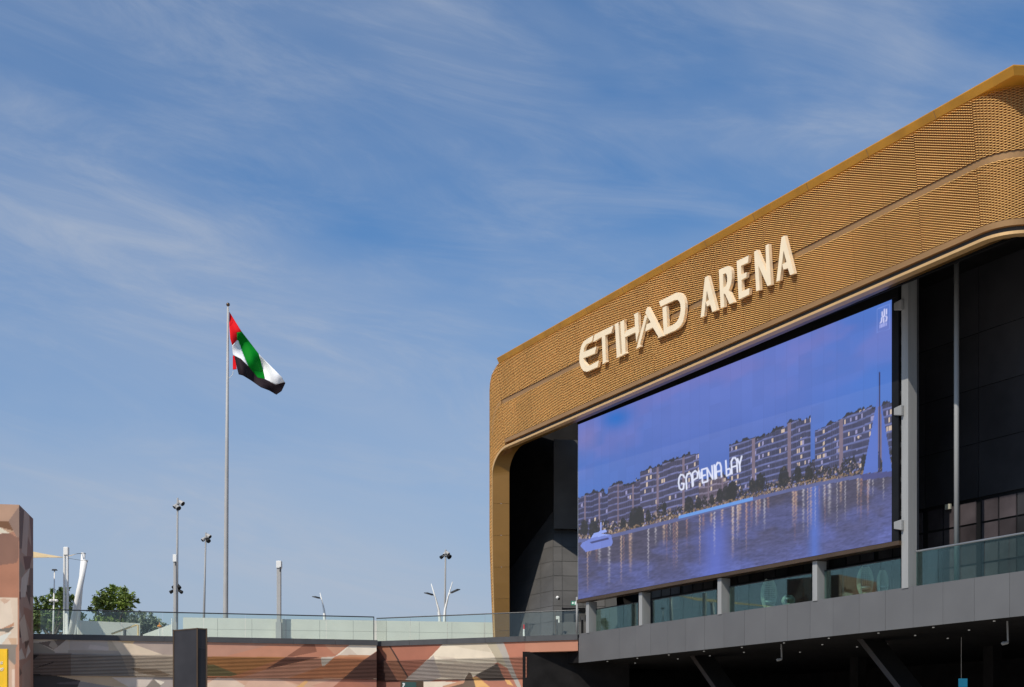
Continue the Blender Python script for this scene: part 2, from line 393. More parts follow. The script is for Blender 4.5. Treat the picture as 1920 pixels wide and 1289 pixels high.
for (a, b) in zip(lipc[:-1], lipc[1:]):
    def off(p, q, d):
        dv = Vector((q[0] - p[0], q[1] - p[1])).normalized(); nn = Vector((dv.y, -dv.x)); nn = nn if nn.x < 0 or nn.y > 0.5 else -nn
        return nn * d
    w = .11 if b[1] > 15.5 else .05
    na = Vector((0, w)) if a[1] > Z_LIP0 - .01 else off(a, b, w); nb_ = off(a, b, w)
    f0, f1 = .03, -.25
    lip.hexa([FP(a[0], OBf(*a) + f0, a[1]), FP(b[0], OBf(*b) + f0, b[1]), FP(b[0], OBf(*b) + f1, b[1]), FP(a[0], OBf(*a) + f1, a[1]),
              FP(a[0] + na.x, OBf(*a) + f0, a[1] + na.y), FP(b[0] + nb_.x, OBf(*b) + f0, b[1] + nb_.y), FP(b[0] + nb_.x, OBf(*b) + f1, b[1] + nb_.y), FP(a[0] + na.x, OBf(*a) + f1, a[1] + na.y)])
lip.build('portal_lip', M['gold_lip'], arena)
# soffit and reveal sheets (panels one by one)
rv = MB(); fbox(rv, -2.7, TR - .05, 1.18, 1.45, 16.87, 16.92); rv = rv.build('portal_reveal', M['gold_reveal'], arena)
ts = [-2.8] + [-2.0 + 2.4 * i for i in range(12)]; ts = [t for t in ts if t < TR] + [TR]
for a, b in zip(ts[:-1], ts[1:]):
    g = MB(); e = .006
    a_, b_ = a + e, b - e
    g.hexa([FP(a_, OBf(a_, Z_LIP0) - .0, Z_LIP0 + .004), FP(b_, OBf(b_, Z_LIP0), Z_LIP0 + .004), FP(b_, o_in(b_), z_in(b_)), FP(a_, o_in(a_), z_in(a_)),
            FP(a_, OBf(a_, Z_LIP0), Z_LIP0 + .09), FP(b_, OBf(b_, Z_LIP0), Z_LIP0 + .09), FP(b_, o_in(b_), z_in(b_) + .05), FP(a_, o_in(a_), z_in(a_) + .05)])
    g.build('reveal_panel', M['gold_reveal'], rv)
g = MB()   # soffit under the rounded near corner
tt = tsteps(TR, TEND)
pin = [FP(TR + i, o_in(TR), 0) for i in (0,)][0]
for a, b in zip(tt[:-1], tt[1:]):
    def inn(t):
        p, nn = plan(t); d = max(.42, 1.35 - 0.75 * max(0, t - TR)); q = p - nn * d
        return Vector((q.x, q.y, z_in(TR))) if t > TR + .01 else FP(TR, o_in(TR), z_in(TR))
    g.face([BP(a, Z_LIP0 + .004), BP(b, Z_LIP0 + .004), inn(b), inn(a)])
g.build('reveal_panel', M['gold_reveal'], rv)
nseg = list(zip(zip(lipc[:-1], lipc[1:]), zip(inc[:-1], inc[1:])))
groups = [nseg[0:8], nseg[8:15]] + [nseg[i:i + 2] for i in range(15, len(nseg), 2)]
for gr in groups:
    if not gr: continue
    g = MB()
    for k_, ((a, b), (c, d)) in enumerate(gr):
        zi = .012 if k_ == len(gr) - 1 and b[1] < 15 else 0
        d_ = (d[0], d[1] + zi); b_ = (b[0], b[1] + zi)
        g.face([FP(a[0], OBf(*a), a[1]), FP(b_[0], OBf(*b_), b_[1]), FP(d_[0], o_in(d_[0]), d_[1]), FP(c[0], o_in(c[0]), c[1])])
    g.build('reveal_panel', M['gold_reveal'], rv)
# trim bar, stripe
g = MB(); strip(g, -4.45, TEND, [(Z_TR0, 0.0), (Z_TR1, 0.0), (Z_TR1, -0.12), (Z_TR0, -0.12)]); g.build('trim_bar', M['gold_bar'], arena)
g = MB(); strip(g, -4.45, TEND, [(Z_ST0, -.03), (Z_ST1, -.03), (Z_ST1, -0.13), (Z_ST0, -0.13)])
# stripe turning down into the leg
cs = [(-4.45 - 1.15 * math.sin(a), Z_ST0 - 1.3 + 1.3 * math.cos(a)) for a in [math.pi / 2 * i / 10 for i in range(11)]]
co = [(-4.45 - 1.28 * math.sin(a), Z_ST1 - 1.45 + 1.45 * math.cos(a)) for a in [math.pi / 2 * i / 10 for i in range(11)]]
for i in range(10):
    g.face([FP(cs[i][0], OBf(*cs[i]) + .0, cs[i][1]), FP(co[i][0], OBf(*co[i]), co[i][1]), FP(co[i + 1][0], OBf(*co[i + 1]), co[i + 1][1]), FP(cs[i + 1][0], OBf(*cs[i + 1]), cs[i + 1][1])])
g.build('stripe_bar', M['gold_bar'], arena)
# cornice cap with mitred corner
sC = fplane(1881, 136, OB + .45, AB, TILT)[0]
cap_dir = Vector((0.985, 0.06)).normalized()
cor = MB()
def capring(p2, nrm):
    return [Vector((p2.x + nrm.x * d, p2.y + nrm.y * d, z)) for d, z in ((.02, Z_C0), (.13, Z_C1 - .03), (.13, Z_C1), (-1.2, Z_C1), (-1.2, Z_C0))]
def bp2(t): q = BP(t, Z_C0); return Vector((q.x, q.y))
pA, pB = bp2(TC + .12), Vector(FP(sC, OBf(sC, Z_C0), 0)[:2])
n2 = Vector((cap_dir.y, -cap_dir.x)); nm = (nb + n2).normalized(); nm = nm / nm.dot(nb)
rings = [capring(pA, nb), capring(pB, nm), capring(pB + cap_dir * 14, n2)]
for r0, r1 in zip(rings[:-1], rings[1:]):
    for j in range(5): cor.face([r0[j], r0[(j + 1) % 5], r1[(j + 1) % 5], r1[j]])
cor.face(rings[0])
cor_o = cor.build('cornice', M['gold_cornice'], arena)
tq = TC - .1; k_ = 0
while tq < sC - 2.2:      # thin cover seams of the cornice sheets
    tq += 2.9; q = bp2(tq); g = MB()
    dd = ub * .012
    ring0 = capring(q - dd, nb); ring1 = capring(q + dd, nb)
    o3 = Vector((nb.x * .006, nb.y * .006, -.003))
    g.face([ring0[0] + o3, ring0[1] + o3, ring1[1] + o3, ring1[0] + o3]); g.build('seam', M['gold_bar'], cor_o)
# expanded metal mesh panels
HR, HW, SW = 0.037, 0.0875, 0.0235
def mesh_panel(t0, t1, z0, z1, inside=None):
    mb = MB(); rows = int((z1 - z0) / HR); cols = max(1, round((t1 - t0) / HW)); w = (t1 - t0) / cols
    g0 = round(t0 / HW)
    for j in range(rows + 1):
        zc_ = z0 + (j + .5) * HR
        for i in range(cols):
            sg = 1 if ((i + g0 + j) % 2 == 0) else -1
            ta, tb = t0 + i * w, t0 + (i + 1) * w
            za, zb = zc_ - sg * HR / 2, zc_ + sg * HR / 2
            if max(za, zb) + SW / 2 > z1 or min(za, zb) - SW / 2 < z0: 
                za = min(max(za, z0 + SW / 2), z1 - SW / 2); zb = min(max(zb, z0 + SW / 2), z1 - SW / 2)
            if inside and not inside((ta + tb) / 2, zc_): continue
            b0 = len(mb.v)
            mb.v += [tuple(BP(ta, za - SW / 2, 0.012)), tuple(BP(tb, zb - SW / 2, 0.012)), tuple(BP(tb, zb + SW / 2, -0.012)), tuple(BP(ta, za + SW / 2, -0.012))]
            mb.f.append((b0, b0 + 1, b0 + 2, b0 + 3)); mb.mi.append(0)
    return mb
tp = [-4.45 + 1.47 * i for i in range(21)]; tp[-1] = TR
tarc = [TR, TR + 1.3, TR + RC * PHI * .95, TEND]
allp = list(zip(tp[:-1], tp[1:])) + list(zip(tarc[:-1], tarc[1:]))
for a, b in allp:
    for z0, z1 in ((Z_TR1, Z_ST0), (Z_ST1, Z_C0 + .02)):
        o = mesh_panel(a + .005, b - .005, z0 + .01, z1 - .008).build('mesh_panel', M['gold_mesh'], arena)
# rounded end of the band and the slim leg below it
def leg_left(z):
    if z > 19.55: 
        f_ = min(1, (z - 19.55) / 1.05); return s_px(918.5, z) + .95 * (1 - math.sqrt(max(0, 1 - f_ * f_)))
    return s_px(918.5 + 7.5 * min(1, max(0, (12.5 - z) / 5.6)) ** 1.4, z)
def lip_t(z):
    if z > Z_LIP0: return -99
    for a, b in zip(lipc[:-1], lipc[1:]):
        if a[1] >= z >= b[1] and a[1] != b[1]: return a[0] + (b[0] - a[0]) * (a[1] - z) / (a[1] - b[1])
    return lipc[-1][0]
def leg_inside(t, z):
    if t < leg_left(z): return False
    if z < Z_LIP0 + .14 and t > min(lip_t(min(z - .1, Z_LIP0 - .001)) - .04, -4.45): return False
    return True
o = mesh_panel(-6.4, -4.46, 14.9, Z_C0, leg_inside).build('mesh_panel', M['gold_mesh'], arena)
o = mesh_panel(-6.4, -5.0, DECK, 14.88, leg_inside).build('mesh_panel', M['gold_mesh'], arena)
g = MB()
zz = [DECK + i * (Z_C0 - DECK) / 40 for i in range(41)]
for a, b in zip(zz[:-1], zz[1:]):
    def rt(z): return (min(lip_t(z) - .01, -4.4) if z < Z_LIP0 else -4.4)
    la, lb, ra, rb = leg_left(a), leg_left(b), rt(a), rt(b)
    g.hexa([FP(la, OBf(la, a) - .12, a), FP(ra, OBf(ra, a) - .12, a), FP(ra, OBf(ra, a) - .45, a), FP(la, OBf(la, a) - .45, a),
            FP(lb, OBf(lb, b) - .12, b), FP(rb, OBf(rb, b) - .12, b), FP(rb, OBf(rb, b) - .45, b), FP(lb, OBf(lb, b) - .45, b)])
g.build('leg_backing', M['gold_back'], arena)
g = MB()       # outer edge trim of the leg
for a, b in zip(zz[:-1], zz[1:]):
    la, lb = leg_left(a), leg_left(b)
    g.hexa([FP(la - .03, OBf(la, a) + .01, a), FP(la + .02, OBf(la, a) + .01, a), FP(la + .02, OBf(la, a) - .5, a), FP(la - .03, OBf(la, a) - .5, a),
            FP(lb - .03, OBf(lb, b) + .01, b), FP(lb + .02, OBf(lb, b) + .01, b), FP(lb + .02, OBf(lb, b) - .5, b), FP(lb - .03, OBf(lb, b) - .5, b)])
g.build('leg_edge', M['gold_bar'], arena)
# dark ceiling of the recess, glazed wall behind
Q1, Q2 = at2(941, 67.75), at2(942.5, 73.0)  # unseen line: the added wall and the ceiling edge reach it to block sun
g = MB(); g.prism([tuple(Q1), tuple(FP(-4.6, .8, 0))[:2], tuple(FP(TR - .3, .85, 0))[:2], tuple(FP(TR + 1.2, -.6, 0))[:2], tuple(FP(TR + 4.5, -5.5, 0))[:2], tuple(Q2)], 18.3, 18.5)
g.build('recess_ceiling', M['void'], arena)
g = MB(); g.prism([tuple(Q1), (Q1.x + .15, Q1.y), (Q2.x + .15, Q2.y), tuple(Q2)], 7.0, 20.3); g.build('sun_block_wall', M['dark_panel'], arena)  # unseen wall added behind the leg, keeps sun off the leaning wall
g = MB(); fbox(g, -5.0, TR, .7, .80, 16.90, 18.3); g.build('recess_beam', M['void'], arena)
OC = -3.2
cw = MB(); fbox(cw, 1.2, 45, OC - .5, OC - .06, 7.0, 18.3); cw = cw.build('glazed_wall', M['black'], arena)
sx = [1.3 + 2.45 * i for i in range(17)]
for i, (a, b) in enumerate(zip(sx[:-1], sx[1:])):
    for z0, z1 in ((10.3, 12.2), (12.2, 14.1), (14.1, 16.0), (16.0, 18.3)):
        g = MB(); dz = random.uniform(-.004, .004); fbox(g, a + .012, b - .012, OC - .06, OC + dz, z0 + .012, z1 - .012)
        g.build('wall_panel', M['dark_glass'], cw)
    for z0, z1 in ((7.1, 8.02), (8.02, 8.72), (8.72, 9.42), (9.42, 10.22)):
        for k in range(3):
            q0 = a + .12 + k * (b - a - .2) / 3; q1 = a + .12 + (k + 1) * (b - a - .2) / 3 - .07
            g = MB(); fbox(g, q0, q1, OC - .06, OC - .02, z0 + .035, z1 - .035); g.build('pane', M['pane_grey'] if (i + k) % 5 else M['dark_glass'], cw)
# leaning dark wall at the far end and the splayed return with the door
def o_w(z): return 0.25 - 0.42 * (z - 7.0)
dw = MB(); zs_ = [7.0 + .83 * i for i in range(14)]
def wl(px, z, d=0.0): 
    s_ = fs(px, o_w(z) + d); return FP(s_, o_w(z) + d, z)
for a, b in zip(zs_[:-1], zs_[1:]): dw.face([wl(944, a, -.03), wl(1037, a, -.03), wl(1037, b, -.03), wl(944, b, -.03)])
dw = dw.build('leaning_wall', M['sunlit_joint'], arena)
cx_ = [944, 966, 990, 1014, 1037]
for a, b in zip(zs_[:-1], zs_[1:]):
    for p, q in zip(cx_[:-1], cx_[1:]):
        g = MB(); A_, B_, C_, D_ = wl(p, a), wl(q, a), wl(q, b), wl(p, b)
        ex = (B_ - A_).normalized() * .010; ez = (D_ - A_).normalized() * .012
        g.face([A_ + ex + ez, B_ - ex + ez, C_ - ex - ez, D_ + ex - ez]); g.build('wall_panel', M['dark_panel'], dw)
rw = MB(); rd = Vector((1, .13, 0)).normalized()
for a, b in zip(zs_[:-1], zs_[1:]):
    e0, e1 = wl(1037.2, a, -.03), wl(1037.2, b, -.03); rw.face([e0, e0 + rd * 3.2, e1 + rd * 3.2, e1])
rw = rw.build('return_wall', M['fascia_joint'], arena)
for a, b in zip(zs_[:-1], zs_[1:]):
    for x0, x1 in ((0, .46), (.46, 1.5), (1.5, 2.6)):
        e0, e1 = wl(1037.2, a, 0), wl(1037.2, b, 0); ez = Vector((0, 0, .010))
        g = MB(); g.face([e0 + rd * (x0 + .008) + ez, e0 + rd * (x1 - .008) + ez, e1 + rd * (x1 - .008) - ez, e1 + rd * (x0 + .008) - ez]); g.build('wall_panel', M['dark_panel'], rw)
# hung bulkhead above the door return
g = MB(); e = wl(1038.5, 13.0, .15)
g.hexa([e, e + rd * 2.6, e + rd * 2.6 + Vector((0, 1.5, 0)), e + Vector((0, 1.5, 0)), e + Vector((0, 0, 4.6)), e + rd * 2.6 + Vector((0, 0, 4.6)), e + rd * 2.6 + Vector((0, 1.5, 4.6)), e + Vector((0, 1.5, 4.6))])
g.build('bulkhead', M['dark_panel'], arena)
# door in the return wall
e = wl(1037.2, 7.0, .03); e.z = 7.0
def rwp(px, py, d=0.06):      # a point on the return wall plane, d in front
    z = 8.2; b_ = wl(1037.2, z, 0); k = (px - CX) / F
    D = (b_.y - d - b_.x * rd.y / rd.x) / (1 - k * rd.y / rd.x); return Vector((k * D, D, EYE + (HY - py) / F * D))
def rquad(mb, x0, x1, y0, y1, d, th=.05):
    a, b, c, d_ = rwp(x0, y1, d), rwp(x1, y1, d), rwp(x1, y0, d), rwp(x0, y0, d); t = Vector((0, th, 0))
    mb.hexa([a, b, b + t, a + t, d_, c, c + t, d_ + t])
door = MB(); rquad(door, 1055.5, 1097, 1147, 1193, .30, .06); door = door.build('door', M['dark_panel'], arena)
g = MB(); rquad(g, 1053.5, 1098, 1140, 1147, .36, .12); g.build('door_header', M['black'], door)
g = MB(); rquad(g, 1053.5, 1057, 1147, 1193, .34, .1); g.build('door_jamb', M['black'], door)
g = MB(); rquad(g, 1075.5, 1082, 1152, 1176, .32, .03); g.build('door_glazing', M['dark_glass'], door)
g = MB(); rquad(g, 1069, 1070, 1176, 1182, .36, .06); g.build('handle', M['rail_light'], door)
# columns
def column(px, w, d, z1, o=0.03):
    s0 = fs(px, o); g = MB(); fbox(g, s0, s0 + w, o - d, o, 7.0, z1); return g.build('steel_column', M['steel'], arena, bevel=.012)
for px in (1098.5, 1197.5, 1345, 1523): column(px, .25, .46, 8.46)
bigc = column(1690, .30, .42, 18.3)
g = MB(); fbox(g, fs(1718, -.5), fs(1718, -.5) + .07, -.55, -.45, 7.0, 18.3); g.build('edge_post', M['coping'], arena)
s_ = fs(1793.5, -.9)
g = MB(); g.tube([FP(s_, -.9, 7.0), FP(s_, -.9, 18.3)], .082, 16); g.build('round_column', M['steel'], arena, smooth=True)
s_ = fs(1086, .0)
g = MB(); g.tube([FP(s_, .12, 7.03), FP(s_, .12, 8.75)], .055, 10); g.build('downpipe', M['steel'], arena, smooth=True)
# undercroft fittings: downlights and leaning struts
for o_, lst in ((-.75, (1086, 1139, 1195, 1254, 1320, 1391, 1470, 1554, 1647, 1750, 1864)), (-2.6, (1191, 1271, 1331, 1395, 1465, 1542, 1625, 1716, 1817)), (-4.6, (1500, 1607, 1663, 1777))):
    for px in lst:
        s_ = fs(px, o_); c = FP(s_, o_, 5.695); g = MB(); g.tube([c, c - Vector((0, 0, .03))], .038, 10); g.build('downlight', M['lamp'], us)
def strut(p0, p1, w, d):
    g = MB(); a, b = Vector(p0), Vector(p1); dx = Vector((U.x, U.y, 0)) * w; dy = Vector((N.x, N.y, 0)) * d
    g.hexa([b, b + dx, b + dx - dy, b - dy, a, a + dx, a + dx - dy, a - dy]); return g.build('leaning_strut', M['strut'], arena)
for (x0, y0, x1, y1) in ((1622, 1219, 1690, 1305), (1302, 1243, 1345, 1305)):
    oo = -2.2; s0, _, z0 = fplane(x0, y0, oo); s1, _, z1 = fplane(x1, y1, oo)
    sl = (s1 - s0) / (z1 - 5.7); s_b = s0 + (s1 - s0) / (z1 - z0) * (0 - z0); s_t = s0 + (s1 - s0) / (z1 - z0) * (5.7 - z0)
    strut(FP(s_t, oo, 5.7), FP(s_b, oo, 0), .30, 1.1)
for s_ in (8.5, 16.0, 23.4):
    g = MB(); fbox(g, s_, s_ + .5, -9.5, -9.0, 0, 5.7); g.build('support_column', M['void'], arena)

# ------------------------------------------------------------------ lettering on the band
sign = empty('facade_sign', BP(8, 18.0), 'cream raised letters reading ETIHAD ARENA on the gold mesh band', 'sign')
def zc(ox, oy, k, pts): return [(ox + x / k, oy + y / k) for x, y in pts]
ZA = (1080, 580, 9.917); ZBm = (1190, 540, 10.745); ZCm = (1305, 480, 9.917); ZD = (1400, 430, 10.745)
letters = [
 ('E', [zc(*ZA, [(322,485),(215,548),(140,605),(100,680),(78,760),(60,880),(65,1000),(95,1090),(140,1150),(200,1165),(400,1075),(425,955),(255,1048),(205,1050),(155,985),(133,914),(350,825),(378,695),(140,800),(152,715),(190,655),(275,615),(300,590)])]),
 ('T', [zc(*ZA, [(345,475),(695,300),(655,440),(540,488),(555,955),(563,978),(490,1025),(498,985),(478,515),(320,610)])]),
 ('I', [zc(*ZA, [(708,292),(795,240),(786,268),(822,835),(838,868),(750,912),(757,870),(724,312)])]),
 ('H', [zc(*ZA, [(815,242),(908,190),(890,218),(902,470),(935,400),(1095,325),(1090,150),(1073,100),(1158,55),(1152,75),(1168,425),(1120,615),(1105,430),(912,522),(917,790),(928,820),(843,866),(857,832),(824,258)])]),
 ('A', [zc(*ZBm, [(205,555),(245,605),(105,1150),(118,1180),(20,1230),(45,1190)]), zc(*ZBm, [(240,420),(265,385),(555,945),(577,965),(455,1012),(478,985),(365,797),(210,880),(240,738),(322,697),(215,510)])]),
 ('D', [zc(*ZBm, [(490,275),(830,103),(870,97),(915,108),(960,145),(992,215),(1012,300),(1018,400),(1008,530),(978,670),(940,745),(890,805),(820,855),(585,957),(560,402),(637,364),(655,803),(790,735),(850,680),(890,610),(918,510),(928,420),(920,330),(895,268),(855,238),(800,247),(520,380)])]),
 ('A', [zc(*ZCm, [(165,402),(222,370),(385,1008),(302,1045),(265,905),(205,942),(182,862),(240,820),(203,645),(150,1118),(85,1150)])]),
 ('R', [zc(*ZCm, [(425,260),(580,192),(635,215),(657,265),(665,330),(665,420),(650,530),(608,645),(705,862),(622,898),(540,705),(512,715),(525,948),(457,975)])], [zc(*ZCm, [(500,345),(550,322),(570,350),(580,410),(578,480),(555,560),(507,595)])]),
 ('E', [zc(*ZCm, [(755,100),(980,-8),(965,125),(835,185),(840,350),(940,305),(935,400),(845,450),(855,660),(995,600),(985,720),(795,812)])]),
 ('N', [zc(*ZD, [(150,455),(208,420),(393,845),(380,332),(440,298),(490,1118),(418,1148),(235,735),(262,1225),(190,1250)])]),
 ('A', [zc(*ZD, [(700,165),(762,128),(955,893),(875,928),(828,785),(740,815),(716,712),(803,660),(742,430),(668,1030),(598,1060)])]),
]
LF, LB = 0.175, 0.04
for item in letters:
    holes = item[2] if len(item) > 2 else []
    g = MB()
    for poly in item[1]:
        loops = [poly] + holes
        front, back, seq = [], [], []
        for lp in loops:
            idx0 = len(front)
            for (px, py) in lp:
                s_, o_, z_ = fplane(px, py, OB + LF, AB, TILT); front.append(FP(s_, o_, z_)); back.append(FP(s_, o_ - (LF - LB), z_ + .021))
            seq.append(list(range(idx0, len(front))))
        tris = geometry.tessellate_polygon([[Vector((px, py, 0)) for px, py in lp] for lp in loops])
        b0 = len(g.v); nF = len(front); g.v += [tuple(p) for p in front] + [tuple(p) for p in back]
        for t in tris:
            g.f.append(tuple(b0 + i for i in t)); g.f.append(tuple(b0 + nF + i for i in reversed(t))); g.mi += [0, 0]
        for sq in seq:
            for i in range(len(sq)):
                a, b = sq[i], sq[(i + 1) % len(sq)]; g.f.append((b0 + a, b0 + b, b0 + nF + b, b0 + nF + a)); g.mi.append(0)
    lo = g.build('letter', M['letter'], sign)
    import bmesh
    bm = bmesh.new(); bm.from_mesh(lo.data); bmesh.ops.recalc_face_normals(bm, faces=bm.faces); bm.to_mesh(lo.data); bm.free()
    # stand-off pins between letter and mesh
    cxs = [p[0] for p in item[1][0]]; cys = [p[1] for p in item[1][0]]
for px, py in ((1090, 650), (1100, 691), (1131, 650), (1160, 620), (1172, 640), (1185, 600), (1205, 630), (1232, 610), (1250, 620), (1285, 585), (1328, 540), (1360, 525), (1390, 530), (1420, 500), (1447, 500), (1475, 490)):
    s_, o_, z_ = fplane(px, py, OB + LB, AB, TILT); g = MB(); g.tube([FP(s_, o_ + .01, z_), FP(s_, o_ - .16, z_)], .018, 6); g.build('pin', M['pole_grey'], sign)

# ------------------------------------------------------------------ video screen
SS0, SS1, SZ0, SZ1, SO = 0.05, 20.06, 8.645, 16.86, 0.06
scr = empty('video_screen', FP(10, 0, SZ0), 'large video screen showing waterfront apartments at dusk under the gold band', 'screen')
nx, nz = 620, 256
sv = np.linspace(SS0, SS1, nx); zv = np.linspace(SZ0, SZ1, nz)
S_, Z_ = np.meshgrid(sv, zv)
X_ = P0.x + U.x * S_ + N.x * SO; Y_ = P0.y + U.y * S_ + N.y * SO
PX = CX + X_ / Y_ * F; PY = HY - (Z_ - EYE) / Y_ * F        # picture is laid out with the photograph's measures
pts3 = np.stack([X_, Y_, Z_], -1)
img = np.zeros((nz, nx, 3))
def L3(c): return np.array(lin(c))
def lerp(a, b, t): return a + (b - a) * t[..., None]
def sm(x, a, b): t = np.clip((x - a) / (b - a), 0, 1); return t * t * (3 - 2 * t)
vv = (Z_ - SZ0) / (SZ1 - SZ0); uu = (S_ - SS0) / (SS1 - SS0)
def vnoise(x, y, seed):
    rs = np.random.RandomState(seed); tab = rs.rand(64, 64)
    xi = np.floor(x).astype(int); yi = np.floor(y).astype(int); fx = x - xi; fy = y - yi
    fx = fx * fx * (3 - 2 * fx); fy = fy * fy * (3 - 2 * fy)
    g00 = tab[yi % 64, xi % 64]; g10 = tab[yi % 64, (xi + 1) % 64]; g01 = tab[(yi + 1) % 64, xi % 64]; g11 = tab[(yi + 1) % 64, (xi + 1) % 64]
    return (g00 * (1 - fx) + g10 * fx) * (1 - fy) + (g01 * (1 - fx) + g11 * fx) * fy
def fb(x, y, seed, o=4):
    r = 0; a = .5
    for i in range(o): r = r + a * vnoise(x * 2 ** i, y * 2 ** i, seed + i); a *= .5
    return r
# sky of the picture
skyc = lerp(np.broadcast_to(L3((66, 98, 186)), img.shape), np.broadcast_to(L3((94, 114, 202)), img.shape), sm(vv, .45, .95))
skyc = lerp(skyc, np.broadcast_to(L3((62, 112, 206)), img.shape), sm(uu, .70, 1.0) * .85)
skyc = lerp(skyc, np.broadcast_to(L3((66, 108, 196)), img.shape), sm(uu, .42, 0.0) * .75)
cn = fb(uu * 5 + 3, vv * 5, 11); cn2 = fb(uu * 3, vv * 9 + uu * 4, 23)
skyc = lerp(skyc, np.broadcast_to(L3((122, 116, 194)), img.shape), sm(cn, .42, .62) * sm(vv, .6, .9) * .5)
skyc = lerp(skyc, np.broadcast_to(L3((30, 108, 205)), img.shape), np.exp(-(((uu - .16) / .07) ** 2 + ((vv - .95 + .3 * (uu - .16)) / .06) ** 2)) * sm(cn, .3, .6) * 1.0)
skyc = lerp(skyc, np.broadcast_to(L3((128, 118, 186)), img.shape), np.exp(-(((uu - .04) / .05) ** 2 + ((vv - .9) / .09) ** 2)) * .6)
skyc *= (0.94 + .12 * cn2)[..., None]
img[:] = skyc
shore_x = [1080, 1120, 1190, 1270, 1430, 1520, 1600, 1690]; shore_y = [1012, 1010, 992, 972, 929, 908, 893, 880]
SH = np.interp(PX, shore_x, shore_y)
def paint(mask, c, a=1.0):
    global img
    m = (mask * a if mask.dtype != bool else mask.astype(float) * a)[..., None]; img = img * (1 - m) + L3(c) * m
def block(x0, x1, yt0, yt1, floors, col, slab, seedk, dep=None):
    rs = np.random.RandomState(seedk)
    t = np.clip((PX - x0) / (x1 - x0), 0, 1); top = yt0 + (yt1 - yt0) * t + 1.5 * np.sin(t * 9 + seedk) + 5 * (np.sin(t * 5.1 + seedk * 2.3) > .55) + 3.5 * (t > .86)
    inx = (PX >= x0) & (PX <= x1); m = inx & (PY > top) & (PY < SH + 1)
    shade = 1.0 + .45 * fb(PX * .09, PY * .12, seedk)
    c = L3(col) * shade[..., None]; img[m] = c[m]
    # floors
    top_f = yt0 + (yt1 - yt0) * t + 1.3 * np.sin(t * 14 + seedk); fl = (PY - top_f) / ((SH - top_f) / floors); ff = fl - np.floor(fl); fi = np.floor(fl).astype(int)
    col_i = np.floor((PX - x0) / 3.6).astype(int); cf = (PX - x0) / 3.6 - col_i
    tabw = rs.rand(64, 128); tabc = rs.rand(64, 128)
    r = tabw[fi % 64, col_i % 128]
    darkw = m & (ff > .32) & (cf > .18); img[darkw] *= .66
    lit = m & (r > .80 + .16 * vnoise(PX * .05, PY * .07, seedk + 20)) & (ff > .35) & (ff < .95) & (cf > .2); wc = np.where((tabc[fi % 64, col_i % 128] > .4)[..., None], L3((206, 176, 160)), L3((150, 140, 190)))
    img[lit] = wc[lit]
    sl = m & (ff < .24); img[sl] = (L3(slab) * (.8 + .4 * vnoise(PX * .2, PY * .2, 5))[..., None])[sl]
    # stair tower stripe
    for q in (.30, .74):
        sx_ = x0 + (x1 - x0) * q; st = m & (np.abs(PX - sx_) < (x1 - x0) * .022); img[st] = (L3((112, 92, 112)) * shade[..., None])[st]
    # planted roof
    nrm = fb(PX * .16, PX * 0 + seedk, seedk + 3); rt = inx & (PY <= top) & (PY > top - 1 - 16 * np.clip(nrm - .36, 0, 1)); paint(rt, (46, 42, 52))
block(1078, 1140, 936, 918, 8, (62, 58, 92), (92, 92, 142), 1)
block(1140, 1203, 914, 898, 8, (70, 62, 92), (98, 96, 146), 2)
block(1200, 1310, 882, 849, 9, (72, 66, 96), (108, 106, 160), 3)
block(1310, 1370, 903, 890, 5, (92, 76, 96), (128, 112, 140), 4)
block(1367, 1520, 838, 779, 10, (66, 64, 98), (100, 102, 160), 5)
block(1518, 1532, 866, 862, 4, (60, 54, 74), (90, 86, 120), 6)
block(1528, 1692, 808, 738, 9, (66, 64, 100), (98, 102, 162), 7)
# lit base storey and dark trees along the shore
nb1 = fb(PX * .13, PY * .05, 31); nb2 = fb(PX * .30, PY * .22, 37); nb3 = fb(PX * .45, PY * .35, 41)
land = PY < SH
base = land & (PY > SH - 24); paint(base & (nb2 > .52), (150, 122, 120), .7); paint(base & (nb2 > .60) & (PY > SH - 15), (210, 170, 138), .5)
trees_h = 10 + 62 * np.clip(fb(PX * .075, PX * 0 + 2, 53) - .33, 0, 1); paint(land & (PY > SH - trees_h - 6) & (nb3 > .42), (42, 38, 38), .93)
rs = np.random.RandomState(9)
for i in range(26):
    cx0 = 1090 + 585 * rs.rand(); cy0 = np.interp(cx0, shore_x, shore_y) - 14 - 14 * rs.rand(); r0 = 4 + 5 * rs.rand()
    paint(((PX - cx0) ** 2 / r0 ** 2 + (PY - cy0) ** 2 / (r0 * 2.2) ** 2 + .9 * (nb3 - .5) < 1) & land, (40, 37, 36), .92)
paint(land & (PY > SH - 8) & (nb3 > .52), (180, 138, 104), .5)
paint((np.abs(PY - SH - 3) < 4), (92, 92, 142), .9)
